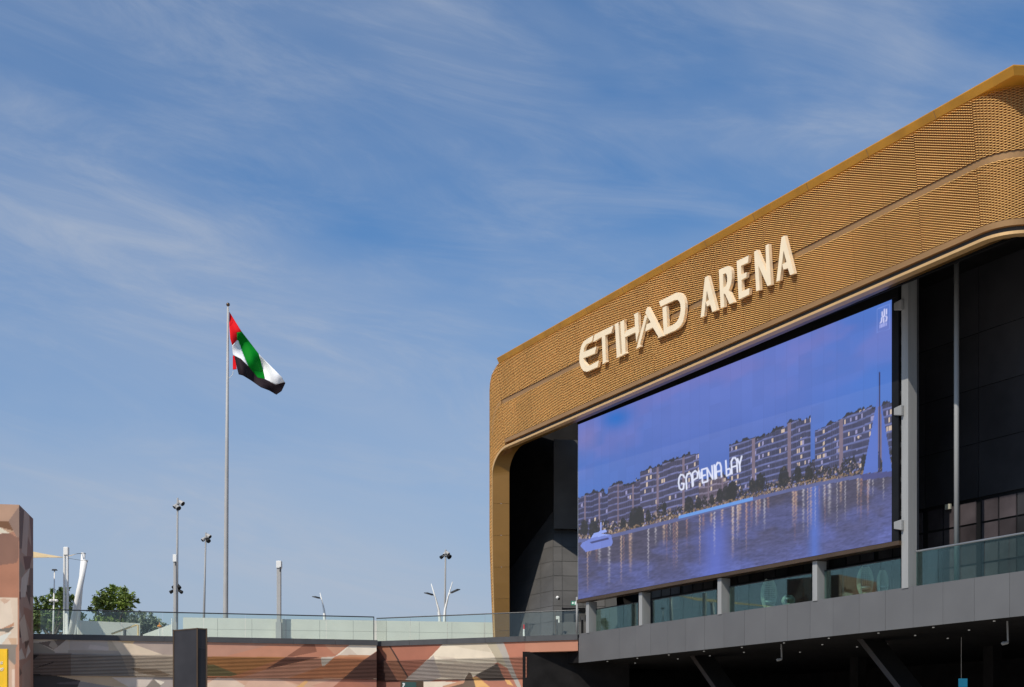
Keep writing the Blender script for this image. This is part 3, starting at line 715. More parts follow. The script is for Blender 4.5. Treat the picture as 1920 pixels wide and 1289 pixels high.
# water
wat = PY > SH + 6
wb = lerp(np.broadcast_to(L3((74, 66, 92)), img.shape), np.broadcast_to(L3((86, 94, 172)), img.shape), np.clip(sm(PY - SH, 30, 150) * .55 + sm(fb(PX * .02, PY * .03, 61), .35, .65) * .35, 0, 1))
rip = fb(PX * .05 + PY * .02, (PY + .19 * PX) * .30, 71); rip = .6 * rip + .4 * vnoise(PX * .22 + PY * .05, (PY + .19 * PX) * .62, 91); wb = wb * (.50 + 1.0 * rip)[..., None]
wb = lerp(wb, np.broadcast_to(L3((84, 100, 200)), img.shape), np.exp(-((PX - 1342) / 26) ** 2) * .8 * sm(PY - SH, 5, 50))
wb = lerp(wb, np.broadcast_to(L3((72, 104, 200)), img.shape), np.exp(-((PX - 1527) / 11) ** 2) * .8)
img[wat] = wb[wat]
for i in range(64):
    cx0 = 1100 + 575 * rs.rand(); ln = 25 + 80 * rs.rand(); w0 = .8 + 1.9 * rs.rand() ** 2; wob = 1.2 * np.sin(PY * .9 + i)
    d = PY - np.interp(cx0, shore_x, shore_y) - 6
    a = np.exp(-((PX - cx0 + wob * .6) / w0) ** 2) * np.clip(1 - d / ln, 0, 1) ** .8 * (d > 0) * (.45 + .75 * (vnoise(PX * .1 + i, PY * .6, 80 + i) > .4))
    paint(np.clip(a * .8, 0, 1), [(214, 172, 150), (176, 126, 116), (206, 192, 206)][i % 3], .75)
paint((np.abs(PY - (971 - (PX - 1270) * .257)) < 3.2) & (PX > 1272) & (PX < 1412), (92, 150, 236), .9)
# yacht
paint(in_poly(PX, PY, [(1088, 1024), (1092, 1018), (1112, 1008), (1146, 1003), (1149, 1018), (1146, 1024), (1098, 1035)]), (108, 122, 208))
paint(in_poly(PX, PY, [(1108, 1009), (1114, 1000), (1136, 993), (1138, 998), (1126, 1001), (1145, 1003)]), (142, 158, 240))
paint(in_poly(PX, PY, [(1106, 1017), (1140, 1008), (1142, 1011), (1110, 1020)]), (62, 64, 120))
paint((np.abs(PX - 1126.5) < 1.4) & (PY > 980) & (PY < 996), (140, 150, 225))
# sailing boat
paint(in_poly(PX, PY, [(1646, 742), (1618, 889), (1646, 885)]), (76, 104, 196)); paint(in_poly(PX, PY, [(1652, 752), (1673, 884), (1654, 886)]), (70, 100, 194))
paint((np.abs(PX - 1649) < 1.2) & (PY > 698) & (PY < 888), (50, 46, 92)); paint(in_poly(PX, PY, [(1612, 890), (1677, 883), (1677, 893), (1618, 901)]), (70, 70, 130))
def stroke(pl, w, c, k=None):
    if k: pl = zc(*k, pl)
    d = np.full(PX.shape, 1e9)
    for (x0, y0), (x1, y1) in zip(pl[:-1], pl[1:]):
        dx, dy = x1 - x0, y1 - y0; l2 = dx * dx + dy * dy + 1e-9
        t = np.clip(((PX - x0) * dx + (PY - y0) * dy) / l2, 0, 1); d = np.minimum(d, np.hypot(PX - x0 - t * dx, PY - y0 - t * dy))
    paint(np.clip((w / 2 - d) / 1.0 + .5, 0, 1), c)
ZE = (1080, 780, 4.603); WH = (226, 222, 250)
for pl in ([(936,532),(925,512),(905,508),(890,535),(885,580),(893,625),(910,640),(928,628),(932,585),(912,585)], [(955,632),(950,540),(962,502),(985,495),(998,520),(1005,608)], [(1012,600),(1005,495),(1028,475),(1050,492),(1048,535),(1018,552)],
           [(1062,475),(1068,540),(1082,535),(1080,490)], [(1125,452),(1085,465),(1092,578),(1132,566)], [(1088,520),(1116,512)], [(1137,562),(1131,452),(1180,545),(1174,433)], [(1193,425),(1200,545)],
           [(1212,538),(1207,435),(1222,405),(1242,408),(1252,440),(1256,526)], [(1212,485),(1252,474)], [(1293,388),(1300,518),(1330,505),(1337,475),(1325,455),(1298,464)], [(1346,500),(1340,395),(1354,366),(1374,362),(1388,388),(1393,485)], [(1345,442),(1389,431)], [(1394,372),(1412,420),(1430,350)], [(1412,420),(1416,472)]):
    stroke(pl, 2.9, WH, ZE)
ZL = (1630, 550, 14.32)
for pl in ([(215,430),(545,290),(548,950),(212,1065),(215,430)],): stroke(pl, .9, (116, 140, 226), ZL)
for pl in ([(345,510),(345,610),(375,640),(405,600),(405,440)], [(462,440),(462,560)], [(335,660),(330,760),(300,800)], [(385,680),(385,780)], [(440,620),(470,640),(460,740),(440,750)]): stroke(pl, 2.6, (206, 200, 244), ZL)
for i in range(5): stroke([(285 + i * 42, 930 - i * 17), (287 + i * 42, 855 - i * 14)], 1.9, (170, 172, 240), ZL)
# cabinet seams and slight module differences
cab = np.floor((S_ - SS0) / .667).astype(int); cabz = np.floor((Z_ - SZ0) / .684).astype(int); tabm = np.random.RandomState(3).rand(64, 64)
img *= (0.965 + .07 * tabm[cabz % 64, cab % 64])[..., None]
fr_ = ((S_ - SS0) / .667) % 1; img *= np.where(fr_ < .04, .93, 1.0)[..., None]
img = (img * .90 + img.mean(-1, keepdims=True) * .10) * np.array((.96, 1.04, 1.0))
grid_print('display', pts3, img, nx, nz, M['led'], scr)
g = MB(); fbox(g, SS0 - .02, SS1 + .3, -.34, SO - .012, SZ0 - .02, SZ1 + .02); g.build('cabinet', M['black'], scr)
g = MB(); fbox(g, SS0 - .05, SS1 + .3, -.30, SO + .02, SZ1 + .02, SZ1 + .55); g.build('top_frame', M['black'], scr)
g = MB(); fbox(g, SS0 - .02, SS1 + .42, -.28, SO + .10, SZ0 - .17, SZ0 - .03); g.build('bottom_beam', M['bronze'], scr)
g = MB(); g.tube([FP(SS0 - .03, SO - .02, SZ0 - .1), FP(SS0 - .03, SO - .02, SZ1)], .022, 8); g.build('edge_trim', M['rail_light'], scr)
for z in (9.15, 13.0, 16.55):
    g = MB(); s_ = fs(1690, .03); g.hexa([FP(s_ - .28, .1, z - .1), FP(s_ + .12, .16, z - .2), FP(s_ + .12, .04, z - .2), FP(s_ - .28, -.1, z - .1), FP(s_ - .28, .1, z + .14), FP(s_ + .12, .16, z + .16), FP(s_ + .12, .04, z + .16), FP(s_ - .28, -.1, z + .14)])
    g.build('bracket', M['steel'], scr, bevel=.02)
for i in range(14):
    g = MB(); z = 8.9 + i * .58; fbox(g, SS1 + .3, SS1 + .36, -.2, -.06, z, z + .16); g.build('latch', M['coping'], scr)

# ------------------------------------------------------------------ glass balustrades
def balustrade(label, pts, ztop, zbot, rail_mat, glass, rail_r=.028, gap=.012):
    root = empty('glass_balustrade', (pts[0].x, pts[0].y, zbot), label, 'balustrade')
    for a, b in zip(pts[:-1], pts[1:]):
        d = (b - a).normalized(); n_ = Vector((-d.y, d.x)) * .009; a_, b_ = a + d * gap, b - d * gap
        g = MB(); g.hexa([(a_.x - n_.x, a_.y - n_.y, zbot), (b_.x - n_.x, b_.y - n_.y, zbot), (b_.x + n_.x, b_.y + n_.y, zbot), (a_.x + n_.x, a_.y + n_.y, zbot),
                          (a_.x - n_.x, a_.y - n_.y, ztop), (b_.x - n_.x, b_.y - n_.y, ztop), (b_.x + n_.x, b_.y + n_.y, ztop), (a_.x + n_.x, a_.y + n_.y, ztop)])
        g.build('pane', glass, root)
    g = MB(); g.tube([(p.x, p.y, ztop + rail_r) for p in (pts[0], pts[-1])], rail_r, 8); g.build('handrail', rail_mat, root)
    return root
def lineat(P, Q, px, back=0.0):
    d = Q - P; k = (px - CX) / F; t = (P.x - k * P.y) / (k * d.y - d.x); n_ = Vector((-d.y, d.x)).normalized(); n_ = n_ if n_.y > 0 else -n_
    return P + d * t + n_ * back
ZTOP = 8.14
pxl = [63, 75, 151, 228, 305, 382, 460, 536, 612, 701]
balustrade('frameless glass balustrade with dark handrail above the striped left mural wall', [lineat(A0, A1, p, .12) for p in pxl], ZTOP, 6.98, M['rail'], M['glass'])
g = MB(); p = lineat(A0, A1, 701.5, .12); g.tube([(p.x, p.y, 6.98), (p.x, p.y, ZTOP + .05)], .022, 8)
g.build('end_post', M['rail'], [o for o in sc.objects if o.name == 'glass_balustrade'][0])
pxr = [704, 767, 837, 907, 975, 1040, 1084]
balustrade('frameless glass balustrade between the mural wall corner and the arena door', [lineat(W0, W1, p, .12) for p in pxr], ZTOP, 6.98, M['rail'], M['glass'])
for lab, (a, b), nsub in (('short glass balustrade bay under the screen nearest the exit door', (1118, 1196), 3), ('glass balustrade bay under the screen between two grey columns with greenery reflected', (1224, 1344), 4),
                          ('glass balustrade bay in front of the woven egg chair', (1368, 1522), 4), ('glass balustrade bay ending at the tall grey column', (1546, 1689), 4), ('glass balustrade with pale handrail beside the tall round column', (1718, 1990), 6)):
    s0, s1 = fs(a, -.3), fs(b, -.3)
    balustrade(lab, [Vector(FP(s0 + (s1 - s0) * i / nsub, -.3, 0)[:2]) for i in range(nsub + 1)], 8.08 if a < 1700 else 8.2, 7.02, M['rail_light'] if a > 1700 else M['rail'], M['glass_dark'], .022 if a < 1700 else .035)

# ------------------------------------------------------------------ podium walls with painted facets and slats
def conv(ox, oy, k, lst): return [(zc(ox, oy, k, p), c) for p, c in lst]
Z5 = (55, 1180, 6.857); Z6 = (380, 1180, 5.647); Z7 = (690, 1180, 6.194)
mA = [([(40,1180),(720,1180),(720,1320),(40,1320)], (198,178,160))]
mA += conv(*Z5, [([(-100,0),(300,0),(300,330),(-100,330)], (208,192,180)), ([(0,180),(120,175),(350,300),(250,340),(0,320)], (150,140,132)), ([(110,175),(500,120),(330,270)], (120,104,98)), ([(280,150),(320,150),(365,215),(330,270),(250,215)], (176,160,150)), ([(500,118),(520,300),(340,310),(310,270)], (196,182,176)),
  ([(520,118),(1000,120),(1020,280),(520,270)], (186,172,170)), ([(780,200),(1020,230),(1020,280),(760,250)], (200,184,184)), ([(500,270),(1300,280),(1300,620),(500,620)], (172,158,152)),
  ([(-100,310),(540,310),(540,620),(-100,620)], (150,128,120)), ([(0,330),(130,330),(30,420),(0,420)], (70,58,56)), ([(100,490),(330,415),(300,440),(60,510)], (66,56,54)),
  ([(1040,120),(1380,120),(1330,190),(1720,330),(1180,330)], (226,202,182)), ([(1040,118),(1380,120),(1330,190),(1200,170)], (236,196,150)), ([(1380,118),(1900,130),(1900,330),(1720,330),(1330,190)], (178,156,150)),
  ([(1180,330),(1900,330),(1900,620),(1300,620)], (198,176,160)), ([(1300,500),(1640,520),(1850,600),(1640,605),(1400,560)], (150,124,104)),
  ([(-100,560),(350,600),(660,660),(620,900),(-100,900)], (62,58,60)), ([(350,690),(640,670),(640,710),(360,705)], (92,84,92)), ([(350,600),(1300,610),(1300,730),(1000,740),(650,660)], (200,172,146)), ([(650,670),(1100,745),(1000,900),(560,900)], (150,140,142)),
  ([(1060,620),(1600,620),(1500,745),(1280,745)], (214,196,190)), ([(1600,620),(1900,620),(1900,900),(1400,900),(1500,745)], (176,160,158)), ([(1590,640),(1740,680),(1690,720)], (236,222,210)), ([(1500,745),(1600,640),(1690,725),(1640,900),(1400,900)], (140,128,122))])
mA += conv(*Z6, [([(-60,100),(1850,130),(1850,300),(-60,300)], (206,136,108)), ([(-60,100),(900,120),(230,290),(-60,300)], (196,138,118)), ([(890,290),(1130,125),(1180,140),(1210,240),(960,290)], (150,90,68)), ([(1180,140),(1260,140),(1420,280),(1220,290),(960,290),(1210,240)], (200,126,98)), ([(1260,140),(1560,140),(1400,270)], (208,146,118)),
  ([(1400,290),(1590,140),(1845,140),(1845,230),(1780,275),(1450,275)], (240,224,212)), ([(1450,275),(1545,190),(1640,275)], (226,204,192)), ([(1450,275),(1780,275),(1700,330),(1390,330)], (206,140,100)),
  ([(-60,290),(1850,300),(1850,530),(-60,520)], (196,120,76)), ([(-60,290),(880,295),(380,480),(-60,480)], (190,122,58)), ([(880,295),(1250,295),(660,430)], (110,62,46)), ([(1250,300),(1400,290),(1290,390),(1260,390)], (212,196,186)), ([(660,430),(1250,300),(1250,400),(900,520),(400,520)], (196,132,106)),
  ([(1845,235),(1845,530),(1480,530),(1700,330)], (96,56,46)), ([(-60,370),(100,370),(370,480),(300,500),(-60,500)], (120,104,60)),
  ([(-60,515),(1480,525),(1360,640),(1300,900),(-60,900)], (222,172,148)), ([(40,580),(150,515),(310,520),(490,620),(440,900),(40,900)], (232,200,184)), ([(500,530),(800,530),(1000,600),(960,640),(420,640)], (228,180,160)), ([(800,525),(1200,525),(1020,590)], (206,150,128)), ([(990,615),(1090,540),(1120,550),(1040,640)], (236,176,110)),
  ([(1480,530),(1850,535),(1850,900),(1200,900),(1360,620)], (180,108,86)), ([(1380,530),(1480,530),(1350,640),(1150,600)], (214,154,134)), ([(1560,530),(1850,535),(1850,640)], (170,104,88))])
mW = [([(690,1180),(1100,1180),(1100,1320),(690,1320)], (178,108,86))]
mW += conv(*Z7, [([(90,170),(880,150),(500,560),(90,600)], (166,96,74)), ([(100,190),(360,610),(90,610)], (84,46,36)), ([(125,185),(230,170),(480,590),(360,605)], (150,92,66)), ([(215,150),(232,148),(500,590),(480,590)], (52,30,26)), ([(480,590),(500,560),(880,160),(1370,150),(1510,385),(1180,590)], (222,204,188)), ([(880,165),(1370,150),(1430,270),(1130,225)], (208,190,172)), ([(750,310),(1000,330),(1080,420)], (212,192,178)),
  ([(440,590),(760,305),(860,560),(640,640)], (176,160,158)), ([(860,560),(800,400),(1500,400),(1400,490),(1180,500),(1100,600)], (188,168,156)), ([(1370,148),(1570,142),(1780,675),(1740,675),(1660,480),(1510,385)], (184,168,148)), ([(1480,145),(1570,142),(1790,690),(1740,690)], (176,164,160)),
  ([(1250,540),(1510,400),(1600,600),(1350,600)], (86,72,66)), ([(1180,500),(1210,520),(1270,690),(1060,690)], (112,88,74)), ([(1220,560),(1280,560),(1420,675),(1250,675)], (226,168,96)), ([(1590,590),(1640,590),(1690,660),(1620,640)], (226,168,96)), ([(640,610),(900,610),(1110,620),(860,690),(640,690)], (216,198,186)), ([(870,660),(1130,590),(1080,690),(850,700)], (196,140,110)), ([(940,675),(1110,630),(1080,720),(900,720)], (112,84,70)), ([(1570,140),(1830,130),(1860,390),(1860,640),(1780,675),(1670,400)], (186,112,88)), ([(90,610),(380,610),(380,800),(90,800)], (140,82,66))])
def mcolor(PXa, PYa, polys, gain=1.0):
    c = np.zeros(PXa.shape + (3,))
    for poly, col in polys: cl_ = np.array(lin(col)); c[in_poly(PXa, PYa, poly)] = (cl_ * .88 + cl_.mean() * .12) * np.array((.97, .98, .88)) * gain
    return c
GAIN = 0.97
def mural_wall(name, label, P, Q, px0, px1, z_top, polys, slat_px, slz0, slz1, nsl, zcut=4.0, endth=.5):
    root = empty(name, (P.x, P.y, 0), label, 'wall')
    a, b = lineat(P, Q, px0), lineat(P, Q, px1); d = (b - a); Lw = d.length; d.normalize(); bk = Vector((-d.y, d.x)); bk = bk if bk.y > 0 else -bk
    nxw = int(Lw / .022); nzw = int((z_top - zcut) / .022)
    def sheet(x0, x1, z0, z1, nx_, nz_, off):
        xs = np.linspace(x0, x1, nx_); zs = np.linspace(z0, z1, nz_); XX, ZZ = np.meshgrid(xs, zs)
        Xw = a.x + d.x * XX - bk.x * off; Yw = a.y + d.y * XX - bk.y * off
        Xr = a.x + d.x * XX; Yr = a.y + d.y * XX
        return np.stack([Xw, Yw, ZZ], -1), CX + Xr / Yr * F, HY - (ZZ - EYE) / Yr * F
    p3, pxx, pyy = sheet(0, Lw, zcut, z_top, nxw, nzw, 0.0); grid_print('painted_face', p3, mcolor(pxx, pyy, polys, GAIN), nxw, nzw, M['mural'], root)
    g = MB(); e = bk * .01; f_ = bk * endth
    g.hexa([(a + e).to_3d(), (b + e).to_3d(), (b + f_).to_3d(), (a + f_).to_3d()] + [Vector((q.x, q.y, z_top - .01)) for q in (a + e, b + e, b + f_, a + f_)]); g.build('wall_body', M['terracotta'], root)
    g = MB(); l0 = a - bk * .001; l1 = b - bk * .001
    g.face([(l0.x, l0.y, 0), (l1.x, l1.y, 0), (l1.x, l1.y, zcut), (l0.x, l0.y, zcut)]); g.build('lower_face', M['terracotta'], root)
    # coping
    n_c = max(1, int(Lw / 1.95)); ov = .07
    for i in range(n_c):
        q0 = a + d * (Lw * i / n_c + .005) - bk * ov; q1 = a + d * (Lw * (i + 1) / n_c - .005 + (.05 if i == n_c - 1 else 0)) - bk * ov
        g = MB(); g.hexa([Vector((q.x, q.y, z)) for z in (z_top - .23, z_top + .03) for q in (q0, q1, q1 + bk * .45, q0 + bk * .45)]); g.build('coping_stone', M['coping'], root)
    # slats
    s0 = (lineat(P, Q, slat_px[0]) - a).dot(d); s1 = (lineat(P, Q, slat_px[1]) - a).dot(d)
    g = MB(); q0, q1 = a + d * s0, a + d * (s1 - .02)
    g.hexa([Vector((q.x, q.y, z)) for z in (slz0, slz1) for q in (q0 - bk * .02, q1 - bk * .02, q1 + bk * .02, q0 + bk * .02)]); g.build('slat_backing', M['slat_gap'], root)
    pit = (slz1 - slz0) / nsl; nxs = int((s1 - s0) / .022)
    for i in range(nsl):
        z0 = slz0 + pit * (i + .16); z1 = slz0 + pit * (i + .74)
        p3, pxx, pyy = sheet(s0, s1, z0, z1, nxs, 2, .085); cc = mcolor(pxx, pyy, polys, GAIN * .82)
        p4 = p3.copy(); p4[..., 0] += bk.x * .05; p4[..., 1] += bk.y * .05
        pr = np.stack([p4[0], p3[0], p3[1], p4[1]]); cr = np.stack([cc[0], cc[0], cc[1], cc[1]])
        grid_print('slat', pr, cr, nxs, 4, M['mural'], root)
    return root
mural_wall('mural_wall', 'mural wall painted in grey, cream and terracotta facets with dark slat band, behind the black totem', A0, A1, 55, 706, 6.98, mA, (57, 705.7), 5.06, 6.06, 15)
wR = mural_wall('mural_wall', 'terracotta mural wall with big pale facet and slat band beside the dark undercroft', W0, W1, 700, 984.5, 6.98, mW, (700, 989), 5.02, 6.02, 15)
# plain bridging beam right of the mural
a, b = lineat(W0, W1, 984.6), lineat(W0, W1, 1083.6); d = (b - a).normalized(); bk = Vector((-d.y, d.x))
g = MB(); g.hexa([Vector((q.x, q.y, z)) for z in (6.24, 6.97) for q in (a, b, b + bk * .5, a + bk * .5)]); g.build('bridging_beam', M['terracotta'], wR)
g = MB(); q0, q1 = a - bk * .07, b - bk * .07
g.hexa([Vector((q.x, q.y, z)) for z in (6.75, 7.01) for q in (q0, q1, q1 + bk * .45, q0 + bk * .45)]); g.build('coping_stone', M['coping'], wR)

# painted tower at the left
C1, C2 = at2(36, 58.7), at2(62.3, 62.28); TZ = 12.36
tower = empty('mural_tower', (C1.x - 2, C1.y + 1, 0), 'tall square tower painted with peach and brown facets, left of the mural wall', 'tower')
fdir = Vector((C2.y - C1.y, -(C2.x - C1.x))).normalized(); fdir = fdir if fdir.x < 0 else -fdir
C0 = C1 + fdir * 5.0; C3 = C2 + fdir * 5.0
Zt1 = (0, 940, 7.162); Zt2 = (0, 1110, 7.2)
mF = [([(-200,900),(60,900),(60,1320),(-200,1320)], (196,134,108))]
mF += conv(*Zt1, [([(-400,-100),(265,-100),(265,60),(115,270),(0,290),(-400,290)], (196,150,126)), ([(265,60),(265,480),(220,480),(180,400),(115,270)], (158,124,112)), ([(-300,280),(115,270),(180,395),(60,375),(-300,330)], (132,86,54)), ([(-300,340),(0,350),(130,430),(-300,450)], (240,224,206)), ([(0,350),(190,400),(130,432)], (206,160,130)), ([(-300,450),(130,432),(220,480),(260,480),(250,760),(220,830),(-300,900)], (150,104,88)), ([(-300,900),(220,830),(250,760),(245,1400),(-300,1400)], (188,122,94))])
mF += conv(*Zt2, [([(-300,85),(235,80),(235,710),(-300,720)], (236,206,186)), ([(0,150),(140,110),(190,470),(0,520)], (240,214,196)), ([(0,100),(60,90),(140,110),(60,170)], (222,178,154)), ([(0,510),(190,415),(190,460),(30,520)], (210,148,114)), ([(-100,520),(200,470),(120,550)], (128,116,108)), ([(-100,640),(160,535),(20,710),(-100,720)], (236,230,226)), ([(110,620),(225,630),(220,710),(150,710)], (224,178,146)), ([(-300,715),(222,712),(205,1000),(100,900),(-300,900)], (150,134,126)), ([(100,900),(205,1000),(205,1400),(100,1400)], (220,176,150)), ([(165,1050),(205,1050),(205,1400),(165,1400)], (240,206,188))])
mS = [([(20,900),(90,900),(90,1320),(20,1320)], (178,138,124))]
mS += conv(*Zt1, [([(240,40),(325,120),(300,640),(240,640)], (120,88,80)), ([(325,120),(395,200),(365,740),(290,680)], (186,156,148)), ([(395,190),(480,240),(480,740),(430,740)], (132,88,82)), ([(375,480),(430,640),(430,760),(360,740)], (150,100,86)), ([(310,740),(430,740),(400,900),(340,930)], (120,70,58)), ([(245,760),(345,930),(290,1030),(245,1000)], (160,136,124)), ([(400,900),(290,1035),(270,1290),(340,1290)], (206,188,184)), ([(400,900),(450,900),(440,1290),(370,1290)], (130,90,76)), ([(360,1130),(410,1130),(410,1290),(370,1290)], (90,58,44))])
mS += conv(*Zt2, [([(225,0),(280,0),(280,100),(235,110)], (120,76,64)), ([(235,110),(290,340),(225,420)], (186,164,156)), ([(320,200),(430,260),(420,560),(320,300)], (168,112,88)), ([(345,0),(410,0),(410,200)], (100,62,46)), ([(225,430),(260,420),(320,600),(225,640)], (96,64,58)), ([(260,420),(330,300),(390,640),(300,700)], (206,180,166)), ([(330,670),(400,660),(345,780)], (110,82,68)), ([(240,830),(290,760),(340,900),(250,920)], (206,192,188)), ([(380,710),(415,800),(345,910)], (216,202,198)), ([(215,900),(300,1100),(215,1190)], (120,96,88)), ([(300,1000),(415,900),(410,1300),(300,1300)], (176,148,138)), ([(205,1150),(260,1160),(230,1230)], (76,54,52))])
def face_sheet(name, p, q, zt, polys, wide, parent):
    d = q - p; Lw = d.length; nx_ = int(Lw / .04); nz_ = int((zt - 4.0) / .04)
    XX, ZZ = np.meshgrid(np.linspace(0, Lw, nx_), np.linspace(4.0, zt, nz_)); d = d / Lw
    Xw = p.x + d.x * XX; Yw = p.y + d.y * XX
    grid_print(name, np.stack([Xw, Yw, ZZ], -1), mcolor(CX + Xw / Yw * F, HY - (ZZ - EYE) / Yw * F, polys, GAIN), nx_, nz_, M['mural'], parent)
face_sheet('front_face', C0, C1, TZ, mF, 0, tower); face_sheet('side_face', C1, C2, TZ, mS, 0, tower)
g = MB(); i_ = .012; cc = (C0 + C2) / 2
ins = [q + (cc - q).normalized() * i_ for q in (C0, C1, C2, C3)]; g.prism([(q.x, q.y) for q in ins], 0, TZ - .008); g.build('tower_body', M['terracotta'], tower)

# ------------------------------------------------------------------ things behind the glass on the terrace
g = MB(); a, b = at2(343, 66.5 + .9), at2(1028, 70.6); d = (b - a).normalized(); bk = Vector((-d.y, d.x))
pw = empty('parapet_wall', (a.x, a.y, DECK), 'long pale rendered parapet wall behind the glass balustrades', 'wall')
Lw = (b - a).length; npn = 11
for i in range(npn):
    for z0, z1 in ((DECK, 7.68), (7.69, 8.26)):
        q0 = a + d * (Lw * i / npn + .006); q1 = a + d * (Lw * (i + 1) / npn - .006); g = MB()
        g.hexa([Vector((q.x, q.y, z)) for z in (z0, z1) for q in (q0, q1, q1 + bk * .2, q0 + bk * .2)]); g.build('panel', M['pale_wall'], pw)
g = MB(); g.hexa([Vector((q.x, q.y, z)) for z in (DECK, 8.22) for q in (a + bk * .03 + d * .02, b + bk * .03 - d * .02, b + bk * .16 - d * .02, a + bk * .16 + d * .02)]); g.build('wall_core', M['coping'], pw)
# low wall and stair parapets near the left
a, b = at2(146, 69), at2(262.5, 70.3); lw = empty('low_wall', (a.x, a.y, DECK), 'low pale wall behind the left glass with tan sloping stair edge', 'wall')
d = (b - a).normalized(); bk = Vector((-d.y, d.x))
za, zb = EYE + (HY - 1163.5) / F * a.y, EYE + (HY - 1169) / F * b.y
g = MB(); g.hexa([Vector((a.x, a.y, DECK)), Vector((b.x, b.y, DECK)), Vector(((b + bk * .3).x, (b + bk * .3).y, DECK)), Vector(((a + bk * .3).x, (a + bk * .3).y, DECK)), Vector((a.x, a.y, za)), Vector((b.x, b.y, zb)), Vector(((b + bk * .3).x, (b + bk * .3).y, zb)), Vector(((a + bk * .3).x, (a + bk * .3).y, za))]); g.build('wall_face', M['pale_wall'], lw)
g = MB(); g.tube([at(209, 1189, 68.6), at(254, 1172.5, 69.2), at(259, 1172.5, 69.2), at(259, 1195, 69.2)], .05, 6); g.build('stair_edge', M['sail'], lw)
g = MB(); q = at(233, 1181, 68.7); g.box(q.x - .05, q.x + .05, q.y, q.y + .2, DECK, q.z); g.build('stair_post', M['coping'], lw)
g = MB(); q0, q1 = at(268, 1190, 73), at(322, 1170.5, 73); g.hexa([q0 + Vector((0, 0, -.5)), q1 + Vector((0, 0, -1.2)), q1 + Vector((0, .2, -1.2)), q0 + Vector((0, .2, -.5)), q0, q1, q1 + Vector((0, .2, 0)), q0 + Vector((0, .2, 0))])
tag(g.build('stair_parapet', M['pale_wall']), 'sloping pale stair parapet behind the small orange lamp', 'parapet')
lamp = empty('bollard_lamp', at(299, 1189, 71), 'small white post topped by an orange beacon behind the glass', 'lamp'); lamp.location.z = DECK
q = at(299, 1177, 71); g = MB(); g.tube([(q.x, q.y, DECK), (q.x, q.y, q.z)], .04, 8); g.build('post', M['white'], lamp)
g = MB(); g.ball(q + Vector((0, 0, .07)), .12, 10, 0, (1.1, 1, .55)); g.tube([q + Vector((0, 0, .1)), q + Vector((0, 0, .27))], [.04, .01], 8); g.build('beacon', M['orange'], lamp)
q = at(322.5, 1160, 72); g = MB(); g.tube([(q.x, q.y, DECK), (q.x, q.y, q.z)], .035, 8); tag(g.build('thin_post', M['white']), 'short thin white post beside the black totem top', 'post')

# flagpole and flag
FD = 75.0
fp = empty('flagpole', at(423, 1300, FD), 'very tall tapered grey flagpole with dark ball finial', 'flagpole'); fp.location.z = DECK
b_, t_p = at(423, 1150, FD), at(427.5, 576, FD)
ax = (t_p - b_) / (t_p.z - b_.z); b0 = b_ + ax * (DECK - b_.z)
g = MB(); g.tube([b0, b_, b_.lerp(t_p, .5), t_p], [.155, .145, .105, .055], 16); g.build('pole', M['pole'], fp, smooth=True)
g = MB(); q = at(427.6, 571.5, FD); g.ball(q, .105, 14); g.build('finial', M['bronze'], fp, smooth=True)
g = MB(); g.tube([at(425.5, 711, FD), at(431, 708, FD), at(436, 703, FD), at(437.5, 696, FD)], .014, 6); g.tube([at(428, 584, FD - .2), at(426.5, 712, FD - .2)], .008, 5); g.build('halyard', M['white'], fp)
ZF = (380, 550, 5.605)
fpolys = [('flag_red', [(280,195),(410,405),(360,415),(360,495),(310,550),(290,480),(278,330)]), ('flag_red', [(318,655),(335,660),(350,740),(358,800),(318,805)]),
 ('flag_green', [(360,415),(410,405),(590,640),(645,850),(655,905),(580,890),(480,770),(430,650),(375,500),(360,495)]),
 ('flag_white', [(310,550),(360,495),(375,500),(430,650),(480,770),(400,690),(320,650)]), ('flag_white', [(590,640),(740,790),(830,880),(862,935),(765,960),(655,905),(645,850)]),
 ('flag_black', [(320,650),(400,690),(480,770),(580,890),(655,905),(765,960),(862,935),(870,945),(830,1030),(775,1068),(700,1025),(610,990),(510,920),(420,865),(380,855),(350,740),(335,660)])]
flag = empty('flag', at(430, 690, FD), 'red, green, white and black national flag drooping from the flagpole', 'flag')
def fdepth(x, y):
    w = (x - 280) * .8 + (y - 195) * -.35
    return FD - .15 + .34 * math.sin(w / 62.0 + .4) * min(1, (x - 270) / 160) + .16 * math.sin((x + y) / 70.0) + .10 * math.sin((x * 1.1 - y * .4) / 28)
byc = {}
for nm, poly in fpolys: byc.setdefault(nm, []).append(poly)
